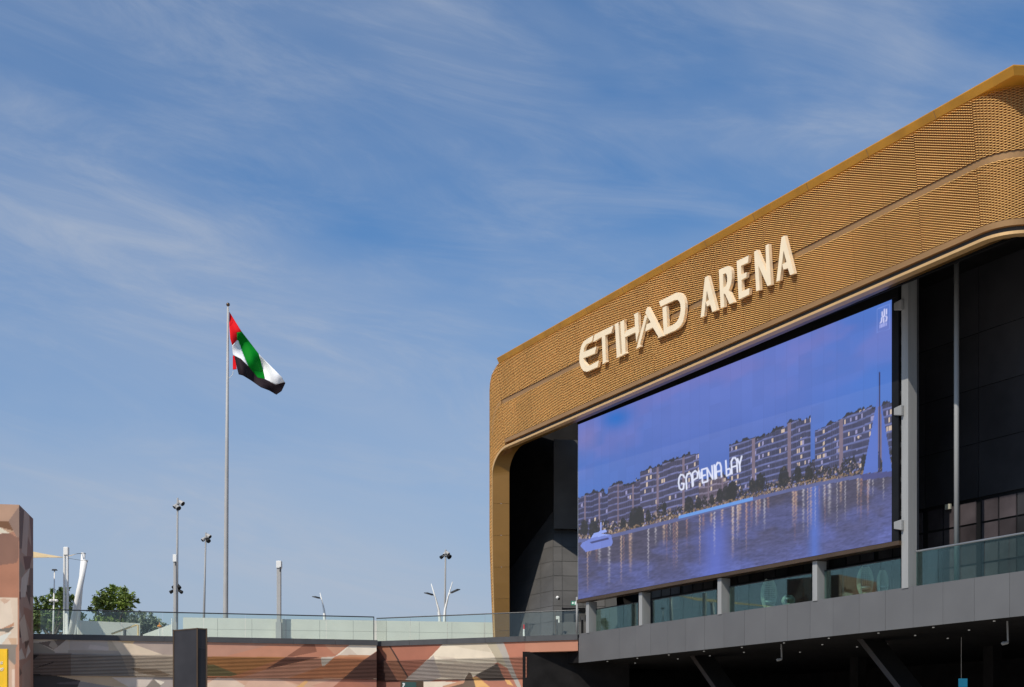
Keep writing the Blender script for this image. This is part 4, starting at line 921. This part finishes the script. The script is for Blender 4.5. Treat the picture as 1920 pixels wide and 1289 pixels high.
for nm, pls in byc.items():
    g = MB()
    for poly in pls:
        pv = [Vector(p) for p in poly]; ns = len(pv)
        dense = []
        for i in range(ns):
            p, q = pv[i], pv[(i + 1) % ns]; k = max(1, int((q - p).length / 14))
            dense += [p.lerp(q, j / k) for j in range(k)]
        x0, x1 = min(p[0] for p in poly), max(p[0] for p in poly); y0, y1 = min(p[1] for p in poly), max(p[1] for p in poly)
        GX, GY = np.meshgrid(np.arange(x0 + 6, x1, 12), np.arange(y0 + 6, y1, 12)); inn = in_poly(GX, GY, poly)
        inner = [Vector((float(a_), float(b__))) for a_, b__ in zip(GX[inn], GY[inn]) if min((Vector((a_, b__)) - q).length for q in dense) > 6]
        nd = len(dense); vo, eo, fo, *_ = geometry.delaunay_2d_cdt(dense + inner, [], [list(range(nd))], 1, 1e-4)
        b0 = len(g.v); g.v += [tuple(at(ZF[0] + p.x / ZF[2], ZF[1] + p.y / ZF[2], fdepth(p.x, p.y))) for p in vo]
        for f_ in fo: g.f.append(tuple(b0 + i for i in f_)); g.mi.append(0)
    o = g.build({'flag_red': 'hoist_band', 'flag_green': 'green_stripe', 'flag_white': 'white_stripe', 'flag_black': 'black_stripe'}[nm], M[nm], flag, smooth=True)
    so = o.modifiers.new('cloth', 'SOLIDIFY'); so.thickness = .012

# poles and lamps on the terrace
def pole(root, px, ytop, D, r0, r1, m='pole_grey', pxb=None):
    t = at(px, ytop, D); b = at(pxb if pxb is not None else px, 1150, D); ax = (t - b) / (t.z - b.z); b0 = b + ax * (DECK - b.z)
    g = MB(); g.tube([b0, b0.lerp(t, .5), t], [r0, (r0 + r1) / 2, r1], 12); return g.build('pole', M[m], root, smooth=True)
def flood(root, px, py, D, ax_, az, r=.22, m='coping'):
    c = at(px, py, D); r *= .8; d = Vector((ax_, -.42, -.62)).normalized()
    g = MB(); g.tube([c - d * .22, c - d * .05, c + d * .12, c + d * .16], [.08, r * .8, r, r * .95], 12); o = g.build('floodlight', M[m], root)
    g = MB(); g.tube([c + d * .161, c + d * .168], r * .86, 12); g.build('lens', M['black'], o); return o
lp = empty('floodlight_mast', at(332, 1300, 82), 'tallest grey floodlight mast with lamp heads on top, left of the flagpole', 'lamp post'); lp.location.z = DECK
pole(lp, 333, 934, 82, .10, .055, pxb=331.5); flood(lp, 333, 951, 82, .5, -.6, .22, 'pole_grey'); flood(lp, 340, 943, 82, .8, -.3, .2, 'pole'); flood(lp, 330, 949, 82, -.6, -.4, .17, 'pole')
flood(lp, 327.5, 1100, 82, -.6, -.2, .15, 'black'); flood(lp, 335, 1100, 82, .5, -.2, .15, 'black'); flood(lp, 323, 1109, 82, -.9, -.1, .14, 'black'); flood(lp, 338, 1109, 82, .9, -.1, .14, 'black')
g = MB(); c0, c1 = at(322, 1109, 82), at(340, 1109, 82); g.tube([c0, c1], .03, 6); c0, c1 = at(331, 945, 81.9), at(341, 943, 81.9); g.tube([c0, c1], .025, 6); g.build('crossarm', M['pole_grey'], lp)
def panel_mast(px0, px1, ybox0, ybox1, D, label):
    r = empty('antenna_mast', at((px0 + px1) / 2, 1300, D), label, 'mast'); r.location.z = DECK
    a, b = at(px0 + .6, ybox1, D), at(px1 - .6, ybox1, D)
    g = MB(); g.box(a.x, b.x, D, D + .24, DECK, a.z); g.build('shaft', M['pole'], r, bevel=.02)
    a, b = at(px0, ybox1, D), at(px1 + .6, ybox0, D); g = MB(); g.box(a.x, b.x, D - .05, D + .3, a.z, b.z); g.build('head_box', M['white'], r, bevel=.02)
    q = at(px1 - 1.5, ybox1 + 7, D - .08); g = MB(); g.tube([q, q + Vector((0, 0, .25))], .035, 8); g.build('cable_gland', M['coping'], r)
    c = at(px0, 1167, D); g = MB(); a, b = at(px0 - .8, 1167, D), at(px1 + .4, 1167, D); g.box(a.x, b.x, D - .04, D + .3, DECK, a.z); g.build('base_sleeve', M['pole'], r)
panel_mast(324.2, 330.6, 1040, 1054, 81, 'square pale mast with boxy head standing against the tallest floodlight mast')
panel_mast(518, 526.8, 1052, 1065.5, 67.75, 'square pale mast with boxy head standing alone right of the flagpole')
l2 = empty('floodlight_mast', at(384, 1300, 88), 'shorter grey floodlight mast close to the left of the flagpole', 'lamp post'); l2.location.z = DECK
pole(l2, 386, 999, 88, .10, .05, pxb=382.5); flood(l2, 389.5, 1013, 88, .6, -.4, .19, 'black'); flood(l2, 382.5, 1011, 88, -.6, -.3, .16, 'pole'); flood(l2, 391, 1005, 88, .8, -.2, .18, 'pole')
g = MB(); g.tube([at(383, 1009, 87.9), at(391, 1007, 87.9)], .025, 6); g.build('crossarm', M['pole_grey'], l2)
l3 = empty('floodlight_mast', at(835, 1300, 98), 'floodlight mast with dark round lamps between two leaning street lamps', 'lamp post'); l3.location.z = DECK
pole(l3, 835.5, 1031, 98, .10, .055, pxb=834); flood(l3, 829, 1044, 98, -.7, -.3, .17, 'black'); flood(l3, 841, 1043, 98, .6, -.3, .24, 'black'); flood(l3, 839, 1037, 98, .6, .3, .15, 'pole'); flood(l3, 834, 1038, 98, -.3, .3, .12, 'pole')
g = MB(); g.tube([at(829, 1043, 97.9), at(841, 1042, 97.9)], .025, 6); g.build('crossarm', M['pole_grey'], l3)
def lean_lamp(pts, head, D, label, m='white'):
    r = empty('street_lamp', at(pts[0][0], 1300, D), label, 'street lamp', None); 
    P_ = [at(x, y, D) for x, y in pts]; ax = (P_[1] - P_[0]); b0 = P_[0] + Vector((0, 0, DECK - P_[0].z)); r.location = b0
    g = MB(); k = len(P_); g.tube([b0] + P_, [.12] + [.11 - .085 * i / (k - 1) for i in range(k)], 10); g.build('stem', M[m], r, smooth=True)
    h0, h1 = at(*head[0], D - .1), at(*head[1], D - .9); dv = (h1 - h0); up = Vector((0, 0, .05)); sd = dv.cross(Vector((0, 0, 1))).normalized() * .14
    g = MB(); g.hexa([h0 - sd * .5, h1 - sd, h1 + sd, h0 + sd * .5, h0 - sd * .5 + up * 2, h1 - sd + up, h1 + sd + up, h0 + sd * .5 + up * 2]); g.build('lamp_head', M['coping'], r)
    g = MB(); mid = at(*head[2], D); g.tube([mid, h0 + up], .035, 6); g.build('arm', M[m], r)
lean_lamp([(608.5, 1157), (607.5, 1145), (604.5, 1130), (600, 1112)], [(599, 1123), (588, 1119.5), (602, 1123)], 100, 'single leaning white street lamp between the boxy mast and mural wall corner')
lean_lamp([(824.5, 1160), (822, 1143), (816, 1120), (808.5, 1095)], [(811, 1117), (798, 1112.5), (814.5, 1117)], 95, 'leaning white street lamp whose stem bows left of the round floodlight mast')
lean_lamp([(833.5, 1160), (834.5, 1143), (840, 1120), (848.5, 1091)], [(846, 1113), (860, 1106), (841.5, 1115)], 95, 'leaning street lamp whose stem bows right of the round floodlight mast')
# left group: lamp, twin post, raked masts, sail
l4 = empty('lamp_post', at(101, 1300, 72), 'slim white lamp post with flat dark head and twin lower globes before the hedge tree', 'lamp post'); l4.location.z = DECK
pole(l4, 102.3, 1070, 72, .055, .03, 'white', pxb=100.5); q = at(102.4, 1069, 72); g = MB(); g.hexa([q + Vector((-.14, -.1, -.03)), q + Vector((.14, -.1, -.03)), q + Vector((.14, .1, -.03)), q + Vector((-.14, .1, -.03)), q + Vector((-.1, -.06, .04)), q + Vector((.1, -.06, .04)), q + Vector((.1, .06, .04)), q + Vector((-.1, .06, .04))]); g.build('lamp_head', M['black'], l4)
for dx in (-5.2, 5.2):
    q = at(100.8 + dx, 1126.5, 71.9); g = MB(); g.ball(q, .11, 10, 0, (1, 1, .7)); g.build('globe', M['white'], l4, smooth=True)
g = MB(); g.tube([at(95.6, 1125, 71.9), at(106, 1125, 71.9)], .025, 6); g.build('crossarm', M['white'], l4)
tw = empty('twin_post', at(122, 1300, 68), 'tall white twin post with square cap holding the shade sail edge', 'post'); tw.location.z = DECK
for x0, x1 in ((118.3, 121), (124.3, 127)):
    a, b = at(x0, 1040, 68), at(x1, 1040, 68); g = MB(); g.box(a.x, b.x, 68, 68.18, DECK, a.z + .02); g.build('upright', M['white'], tw)
a, b = at(119.2, 1041, 68), at(127.8, 1026, 68); g = MB(); g.box(a.x, b.x, 67.95, 68.2, a.z, b.z); g.build('cap', M['white'], tw, bevel=.02)
a, b = at(121, 1150, 68), at(124.3, 1150, 68); g = MB(); g.box(a.x, b.x, 68.02, 68.15, DECK, a.z); g.build('infill', M['white'], tw)
def raked(p0, p1, D, r0, r1, label):
    r = empty('raked_mast', at(p0[0], 1300, D), label, 'mast'); a, b = at(*p0, D), at(*p1, D); ax = (b - a) / (b.z - a.z); b0 = a + ax * (DECK - a.z); r.location = b0
    g = MB(); g.tube([b0, b0.lerp(b, .6), b], [r0, r0 * .98, r1], 18); g.build('mast_tube', M['white'], r, smooth=True)
    g = MB(); g.tube([b - ax * .04, b + ax * .015], r1 * 1.08, 18); g.build('end_cap', M['white'], r); return r
raked((133, 1187), (160, 1050.5), 67, .150, .125, 'thick white raked mast leaning right over the left glass')
raked((147, 1150), (156.5, 1037.5), 70.5, .125, .11, 'second white raked mast partly hidden behind the thick one')
# sail
sl = empty('shade_sail', at(100, 1045, 70), 'tan fabric shade sail stretched between the painted tower and white masts', 'shade sail')
top = [(40, 1031, 72), (64, 1035, 71), (90, 1040, 70), (119, 1045, 69), (136, 1040.5, 69.4), (144, 1038.5, 70)]; bot = [(40, 1047, 60.5), (64, 1046, 64), (90, 1045.5, 67), (119, 1045.8, 68.9), (136, 1041.5, 69.3), (144, 1038.9, 70)]
g = MB()
for i in range(len(top) - 1): g.face([at(*bot[i]), at(*bot[i + 1]), at(*top[i + 1]), at(*top[i])])
o = g.build('fabric', M['sail'], sl); so = o.modifiers.new('cloth', 'SOLIDIFY'); so.thickness = .01
g = MB(); g.tube([at(144, 1038.7, 70), at(154, 1038, 70.4)], .015, 5); g.tube([at(127, 1047, 68), at(136, 1048.5, 67.6), at(155, 1051.5, 67)], .010, 5); g.build('cable', M['coping'], sl)

# black totem
TD = 32.0; t0, t1, t2 = at2(325.5, TD + .55), at2(370, TD), at2(387.5, TD + .16); tz = EYE + (HY - 1178.5) / F * TD
tt_ = empty('display_totem', (t1.x, t1.y, 0), 'tall black display totem with bronze edges in front of the mural wall', 'totem'); t3 = t0 + (t2 - t1)
g = MB(); g.prism([(q.x, q.y) for q in (t0, t1, t2, t3)], 0, tz); g.build('body', M['totem'], tt_)
def edge(mb, q, w=.03):
    mb.box(q.x - w / 2, q.x + w / 2, q.y - w / 2 - .004, q.y + w / 2 - .004, 0, tz + .012)
for q in (t0, t1, t2): g = MB(); edge(g, q); g.build('edge_trim', M['bronze'], tt_)
g = MB(); 
for p, q in ((t0, t1), (t1, t2)):
    dd_ = (q - p).normalized(); nn_ = Vector((dd_.y, -dd_.x)) * .012; g.hexa([Vector((w.x, w.y, z)) for z in (tz - .02, tz + .008) for w in (p + nn_, q + nn_, q - nn_, p - nn_)])
g.build('top_trim', M['bronze'], tt_)
dd_ = (t2 - t1).normalized(); nn_ = Vector((dd_.y, -dd_.x)) * .006
g = MB(); a_, b_ = t1 + dd_ * .035, t2 - dd_ * .03; g.face([Vector((w.x + nn_.x, w.y + nn_.y, z)) for w, z in ((a_, 0.1), (b_, 0.1), (b_, tz - .48), (a_, tz - .48))]); g.build('side_glass', M['dark_glass'], tt_)
# yellow board beside the tower
yb = empty('yellow_board', at(4, 1350, 52), 'bright yellow upright sign board with white lettering at the foot of the painted tower', 'sign'); yb.location.z = 0
a, b = at(-25, 1217, 52), at(13.8, 1217, 52); g = MB(); g.box(a.x, b.x, 52, 52.12, 0.0, a.z); g.build('board', M['yellow'], yb)
g = MB(); c = at(10.5, 1217, 52); g.box(c.x, b.x, 51.97, 51.999, 0.0, a.z - .02); g.build('side_rail', M['yellow'], yb)
for (x0, y0, x1, y1) in ((0, 1241, 5, 1242.2), (0, 1244, 4.6, 1245.3), (1.2, 1241, 2.3, 1246), (0, 1253, 6.2, 1254.4), (4.2, 1252, 5.4, 1257), (0.5, 1254, 1.8, 1258.5), (0, 1257, 4, 1258.2)):
    p, q = at(x0, y1, 51.96), at(x1, y0, 51.96); g = MB(); g.box(p.x, q.x, 51.985, 51.998, p.z, q.z); g.build('lettering', M['white'], yb)
# small framed board low in front of the terracotta wall
sb = empty('map_board', at(772, 1350, 50), 'bronze framed dark green notice board below the slats of the terracotta mural wall', 'sign'); sb.location.z = 0
a, b = at(751, 1277, 50), at(793, 1277, 50); g = MB(); g.box(a.x, b.x, 50, 50.35, 0, a.z); g.build('frame', M['bronze'], sb)
p, q = at(754, 1279.5, 50), at(780.5, 1300, 50); g = MB(); g.box(p.x, q.x, 49.985, 49.999, q.z, p.z); g.build('panel', mat('board_green', (.03, .07, .06), .3), sb)
for x, y in ((756, 1282), (757.5, 1284.5), (756, 1287), (758, 1282.5)):
    p = at(x, y, 49.97); g = MB(); g.box(p.x - .025, p.x + .025, 49.972, 49.984, p.z - .025, p.z + .02); g.build('pictogram', M['white'], sb)

# ------------------------------------------------------------------ small things by the door
q = rwp(1045.5, 1121, .3); cam1 = empty('dome_camera', q, 'white dome camera on the dark return wall beside the exit sign', 'camera')
g = MB(); g.ball(q, .085, 12); g.build('housing', M['white'], cam1, smooth=True)
g = MB(); g.ball(q + Vector((.06, -.04, -.06)), .06, 10); g.build('lens_dome', M['black'], cam1, smooth=True)
g = MB(); g.tube([q, q + Vector((0, .32, .02))], .03, 6); g.build('arm', M['white'], cam1)
ex = empty('exit_sign', rwp(1076, 1131, .4), 'green and white exit sign hanging above the dark door', 'sign')
g = MB(); rquad(g, 1071, 1082, 1127.5, 1135, .42, .04); g.build('board', M['green_sign'], ex)
g = MB(); rquad(g, 1070.6, 1082.4, 1125.8, 1127.3, .43, .06); g.build('housing', M['rail_light'], ex)
g = MB(); rquad(g, 1072.5, 1075.5, 1129, 1133, .425, .004); g.build('arrow', M['sign_white'], ex)
g = MB(); rquad(g, 1077.5, 1080.5, 1128.5, 1134, .425, .004); g.build('running_figure', M['sign_white'], ex)
nt_ = empty('notice', at(1046, 1160, 64.2), 'white paper notices taped beside the dark door on a thin post', 'notice')
q = at(1044.5, 1180, 64.2); g = MB(); g.tube([(q.x, q.y, 6.95), (q.x, q.y, at(0, 1157, 64.2).z)], .015, 6); g.build('post', M['coping'], nt_)
for x0, y0, x1, y1 in ((1042.5, 1155.5, 1049, 1161.5), (1046.5, 1161, 1049, 1168)):
    a, b = at(x0, y1, 64.15), at(x1, y0, 64.15); g = MB(); g.box(a.x, b.x, 64.15, 64.16, a.z, b.z); g.build('sheet', M['white'], nt_)
co_ = empty('traffic_cone', at(982.5, 1195, 66.2), 'slim white delineator post with red top by the barrier fence', 'cone'); co_.location.z = DECK
q = at(982.5, 1180, 66.2); qt = at(983, 1175, 66.2)
g = MB(); g.tube([(q.x, q.y, DECK), (q.x, q.y, q.z)], [.06, .045], 10); g.build('sleeve', M['white'], co_)
g = MB(); g.tube([(q.x, q.y, q.z), (q.x, q.y, qt.z + .1)], [.045, .035], 10); g.build('red_top', M['red'], co_)
bf = empty('barrier_fence', at(1020, 1195, 66.5), 'dark metal barrier fence with thin vertical bars behind the glass', 'fence'); bf.location.z = DECK
for i, px in enumerate(np.linspace(986, 1056, 24)):
    q = at(px, 1170.5, 66.6); g = MB(); w = .028 if i in (0, 10, 23) else .009; g.tube([(q.x, q.y, DECK), (q.x, q.y, q.z + (.06 if w > .02 else 0))], w, 6); g.build('post' if w > .02 else 'bar', M['rail'], bf)
a, b = at(986, 1170.5, 66.6), at(1056, 1170.5, 66.6); g = MB(); g.tube([a, b], .015, 6); g.build('top_rail', M['rail'], bf)
hs = empty('hand_sanitiser_stand', at(1093, 1190, 61.6), 'slim black stand with small head beside the door', 'stand'); hs.location.z = 7.0
q = at(1091.5, 1163, 62.9); hs.location = (q.x, q.y, 7.0)
g = MB(); g.tube([(q.x, q.y, 7.0), (q.x, q.y, q.z)], .05, 8); g.build('post', M['black'], hs)
g = MB(); g.box(q.x - .08, q.x + .08, q.y - .06, q.y + .06, q.z, q.z + .14); g.build('head', M['coping'], hs)
# woven egg chairs and floor items behind the glass
def egg(px, ytop, ybot, D_o, wpx, label):
    s_, _, zt = fplane(px, ytop, D_o); zb = 7.0; c = FP(s_, D_o, 0); r = empty('woven_chair', FP(s_, D_o, 7.0), label, 'chair')
    Dq = c.y; w = wpx / F * Dq / 2; h = zt - zb
    g = MB(); nv, nh = 14, 18
    def ep(i, j):
        v = i / nv; an = R(-30) + R(250) * j / nh; rad = w * (math.sin(math.pi * (0.12 + .80 * v)) ** .6)
        return Vector((c.x + math.cos(an) * rad, c.y + math.sin(an) * rad * .9, zb + .12 + (h - .12) * v))
    for i in range(nv + 1): g.tube([ep(i, j) for j in range(nh + 1)], .019, 4)
    for j in range(nh + 1): g.tube([ep(i, j) for i in range(nv + 1)], .019, 4)
    g.build('woven_shell', M['wicker'], r)
    g = MB(); g.ball((c.x, c.y, zb + .38), w * .75, 12, 0, (1, 1, .3)); g.build('seat_cushion', M['white'], r, smooth=True)
    g = MB(); g.tube([(c.x, c.y, zb), (c.x, c.y, zb + .2)], [w * .6, w * .3], 12); g.build('base', M['wicker'], r)
egg(1442, 1087, 1140, -.95, 30, 'woven egg chair behind glass between the middle columns')
egg(1622, 1064, 1120, -.95, 30, 'tall woven chair behind glass next to the tall grey column')
egg(1655, 1070, 1110, -1.3, 20, 'narrow woven chair set back beside the tall grey column')
egg(1478, 1117, 1134, -.9, 24, 'low woven chair right of the egg chair behind glass')
# hanging blue sign, bracket cameras under the ceiling
hb = empty('hanging_sign', at(1804, 1272, 40.5), 'small blue sign hanging on a rod under the dark ceiling', 'sign')
s_, _, z_ = fplane(1805, 1281, -1.6); p = FP(s_, -1.6, z_); dx = Vector((.16, 0, 0))
g = MB(); g.hexa([p - dx, p + dx, p + dx + Vector((0, .04, 0)), p - dx + Vector((0, .04, 0))] + [q + Vector((0, 0, .31)) for q in (p - dx, p + dx, p + dx + Vector((0, .04, 0)), p - dx + Vector((0, .04, 0)))])
g.build('board', mat('blue_board', (.02, .25, .42), .4, emit=(.01, .15, .26), estr=.5), hb)
g = MB(); g.tube([p + Vector((-.06, .02, .31)), Vector((p.x - .06, p.y + .02, 5.7))], .012, 6); g.build('rod', M['pole'], hb); hb.location = p
for px, py, lab in ((1461, 1236, 'grey bracket camera under the dark ceiling left of the leaning strut'), (1884, 1205, 'grey bracket camera under the dark ceiling right of the blue sign')):
    s_, _, z_ = fplane(px, py, -1.2); p = FP(s_, -1.2, z_); r = empty('bracket_camera', p, lab, 'camera')
    g = MB(); g.tube([Vector((p.x + .08, p.y, 5.7)), p + Vector((.1, 0, .1)), p + Vector((.1, 0, 0))], .03, 6); g.build('bracket', M['steel'], r)
    g = MB(); g.tube([p + Vector((.1, 0, 0)), p + Vector((-.06, -.02, -.03)), p + Vector((-.1, -.02, -.05))], [.05, .06, .05], 10); g.build('camera_body', M['steel'], r)
s_, _, z_ = fplane(1774.5, 952, OC + .05); p = FP(s_, OC + .05, z_)
g = MB(); fbox(g, s_ - .02, s_ + .2, OC + .02, OC + .1, z_ - .08, z_ + .1); tag(g.build('wall_light', mat('cream_box', (.45, .43, .34), .5)), 'small cream box fixed on the dark glazed wall above the panes', 'box')

# ------------------------------------------------------------------ trees
def tree(label, D, blobs, leaf, nleaf, size, base_px, seed, name='tree', cat='tree'):
    rs = random.Random(seed); b = at(base_px, 1300, D); r = empty(name, (b.x, b.y, DECK), label, cat)
    g = MB(); cz = sum(at(x, y, D).z for x, y, _, _ in blobs) / len(blobs)
    fork = Vector((b.x, D, DECK + (cz - DECK) * .45)); g.tube([(b.x, D, DECK), fork], [.16, .11], 8)
    cents = []
    for x, y, rx, ry in blobs:
        c = at(x, y, D + rs.uniform(-.8, .8)); rr = Vector((rx / F * D, rx / F * D * .9, ry / F * D)); cents.append((c, rr))
        g.tube([fork, fork.lerp(c, .55) + Vector((0, 0, .12)), c], [.07, .045, .015], 6)
    base_n = len(cents)
    for _ in range(40 if len(blobs) > 4 else 10):
        c, rr = cents[rs.randrange(base_n)]; d = Vector((rs.gauss(0, 1), rs.gauss(0, .8), abs(rs.gauss(0, 1)) - .3)).normalized()
        p = c + Vector((d.x * rr.x, d.y * rr.y, d.z * rr.z)) * rs.uniform(.85, 1.15); q = rr * rs.uniform(.16, .36); cents.append((p, q))
        g.tube([c, p], [.02, .006], 4)
    g.build('trunk', M['trunk'], r)
    vol = [q[1].x * q[1].y * q[1].z for q in cents]; tot = sum(vol)
    L_v, L_f = [], []
    for _i, ((c, rr), v) in enumerate(zip(cents, vol)):
        for _ in range(int(nleaf * (v / tot if _i < base_n else 0) * .58) + (0 if _i < base_n else int(rs.uniform(18, 46)))):
            d = Vector((rs.gauss(0, 1), rs.gauss(0, 1), rs.gauss(0, 1))).normalized(); k = rs.random() ** .42
            k *= 1 + .22 * math.sin(d.x * 7 + seed) * math.sin(d.z * 6 + d.y * 5)
            p = c + Vector((d.x * rr.x * k, d.y * rr.y * k, d.z * rr.z * k))
            a = Vector((rs.gauss(0, 1), rs.gauss(0, 1), rs.gauss(0, .6) - .35)).normalized(); b2 = a.cross(Vector((rs.gauss(0, 1), rs.gauss(0, 1), rs.gauss(0, 1)))).normalized()
            s1 = size * rs.uniform(.65, 1.5); s2 = s1 * .38; i0 = len(L_v)
            L_v += [tuple(p - a * s1 * .5), tuple(p + b2 * s2 * .5), tuple(p + a * s1 * .5), tuple(p - b2 * s2 * .5)]; L_f.append((i0, i0 + 1, i0 + 2, i0 + 3))
    m = MB(); m.v = L_v; m.f = L_f; m.mi = [0] * len(L_f); m.build('crown', leaf, r)
tree('round bright green tree rising behind the glass between raked mast and shrub', 80, [(190, 1128, 17, 17), (206, 1112, 15, 14), (225, 1118, 18, 18), (243, 1122, 14, 16), (208, 1135, 24, 17), (236, 1140, 17, 14), (180, 1142, 11, 14), (210, 1160, 30, 16), (196, 1172, 28, 16)], M['leaf'], 5200, .26, 212, 1)
tree('dense dark green tree beside the painted tower behind the slim lamp post', 78, [(75, 1150, 20, 26), (100, 1130, 18, 22), (118, 1122, 14, 19), (130, 1138, 14, 20), (90, 1165, 30, 24), (120, 1165, 30, 24), (62, 1170, 20, 24), (150, 1172, 13, 14)], M['leaf_dark'], 6500, .27, 100, 2)
tree('grey green olive shrub behind the low wall and glass', 74, [(262, 1162, 17, 15), (282, 1166, 16, 14), (295, 1174, 14, 12), (270, 1178, 22, 14), (248, 1168, 12, 12)], M['leaf_grey'], 3200, .17, 270, 3, 'olive_shrub', 'shrub')
tree('low grey green shrub between the orange lamp and black totem', 76, [(312, 1183, 11, 9), (300, 1188, 10, 8), (320, 1188, 9, 8)], M['leaf_grey'], 900, .14, 312, 4, 'olive_shrub', 'shrub')

# sets of like things
GROUPS = {'floodlight_mast': 'floodlight masts on the terrace', 'street_lamp': 'leaning street lamps beyond the terrace', 'antenna_mast': 'square pale masts on the terrace',
          'glass_balustrade': 'glass balustrades along the terrace edges', 'woven_chair': 'woven chairs behind the balustrade', 'raked_mast': 'white raked sail masts',
          'bracket_camera': 'cameras under the dark ceiling', 'mural_wall': 'painted podium walls', 'tree': 'trees behind the glass', 'olive_shrub': 'grey green shrubs behind the glass'}
for o in sc.objects:
    k = o.name.split('.')[0]
    if o.parent is None and k in GROUPS: o['group'] = GROUPS[k]
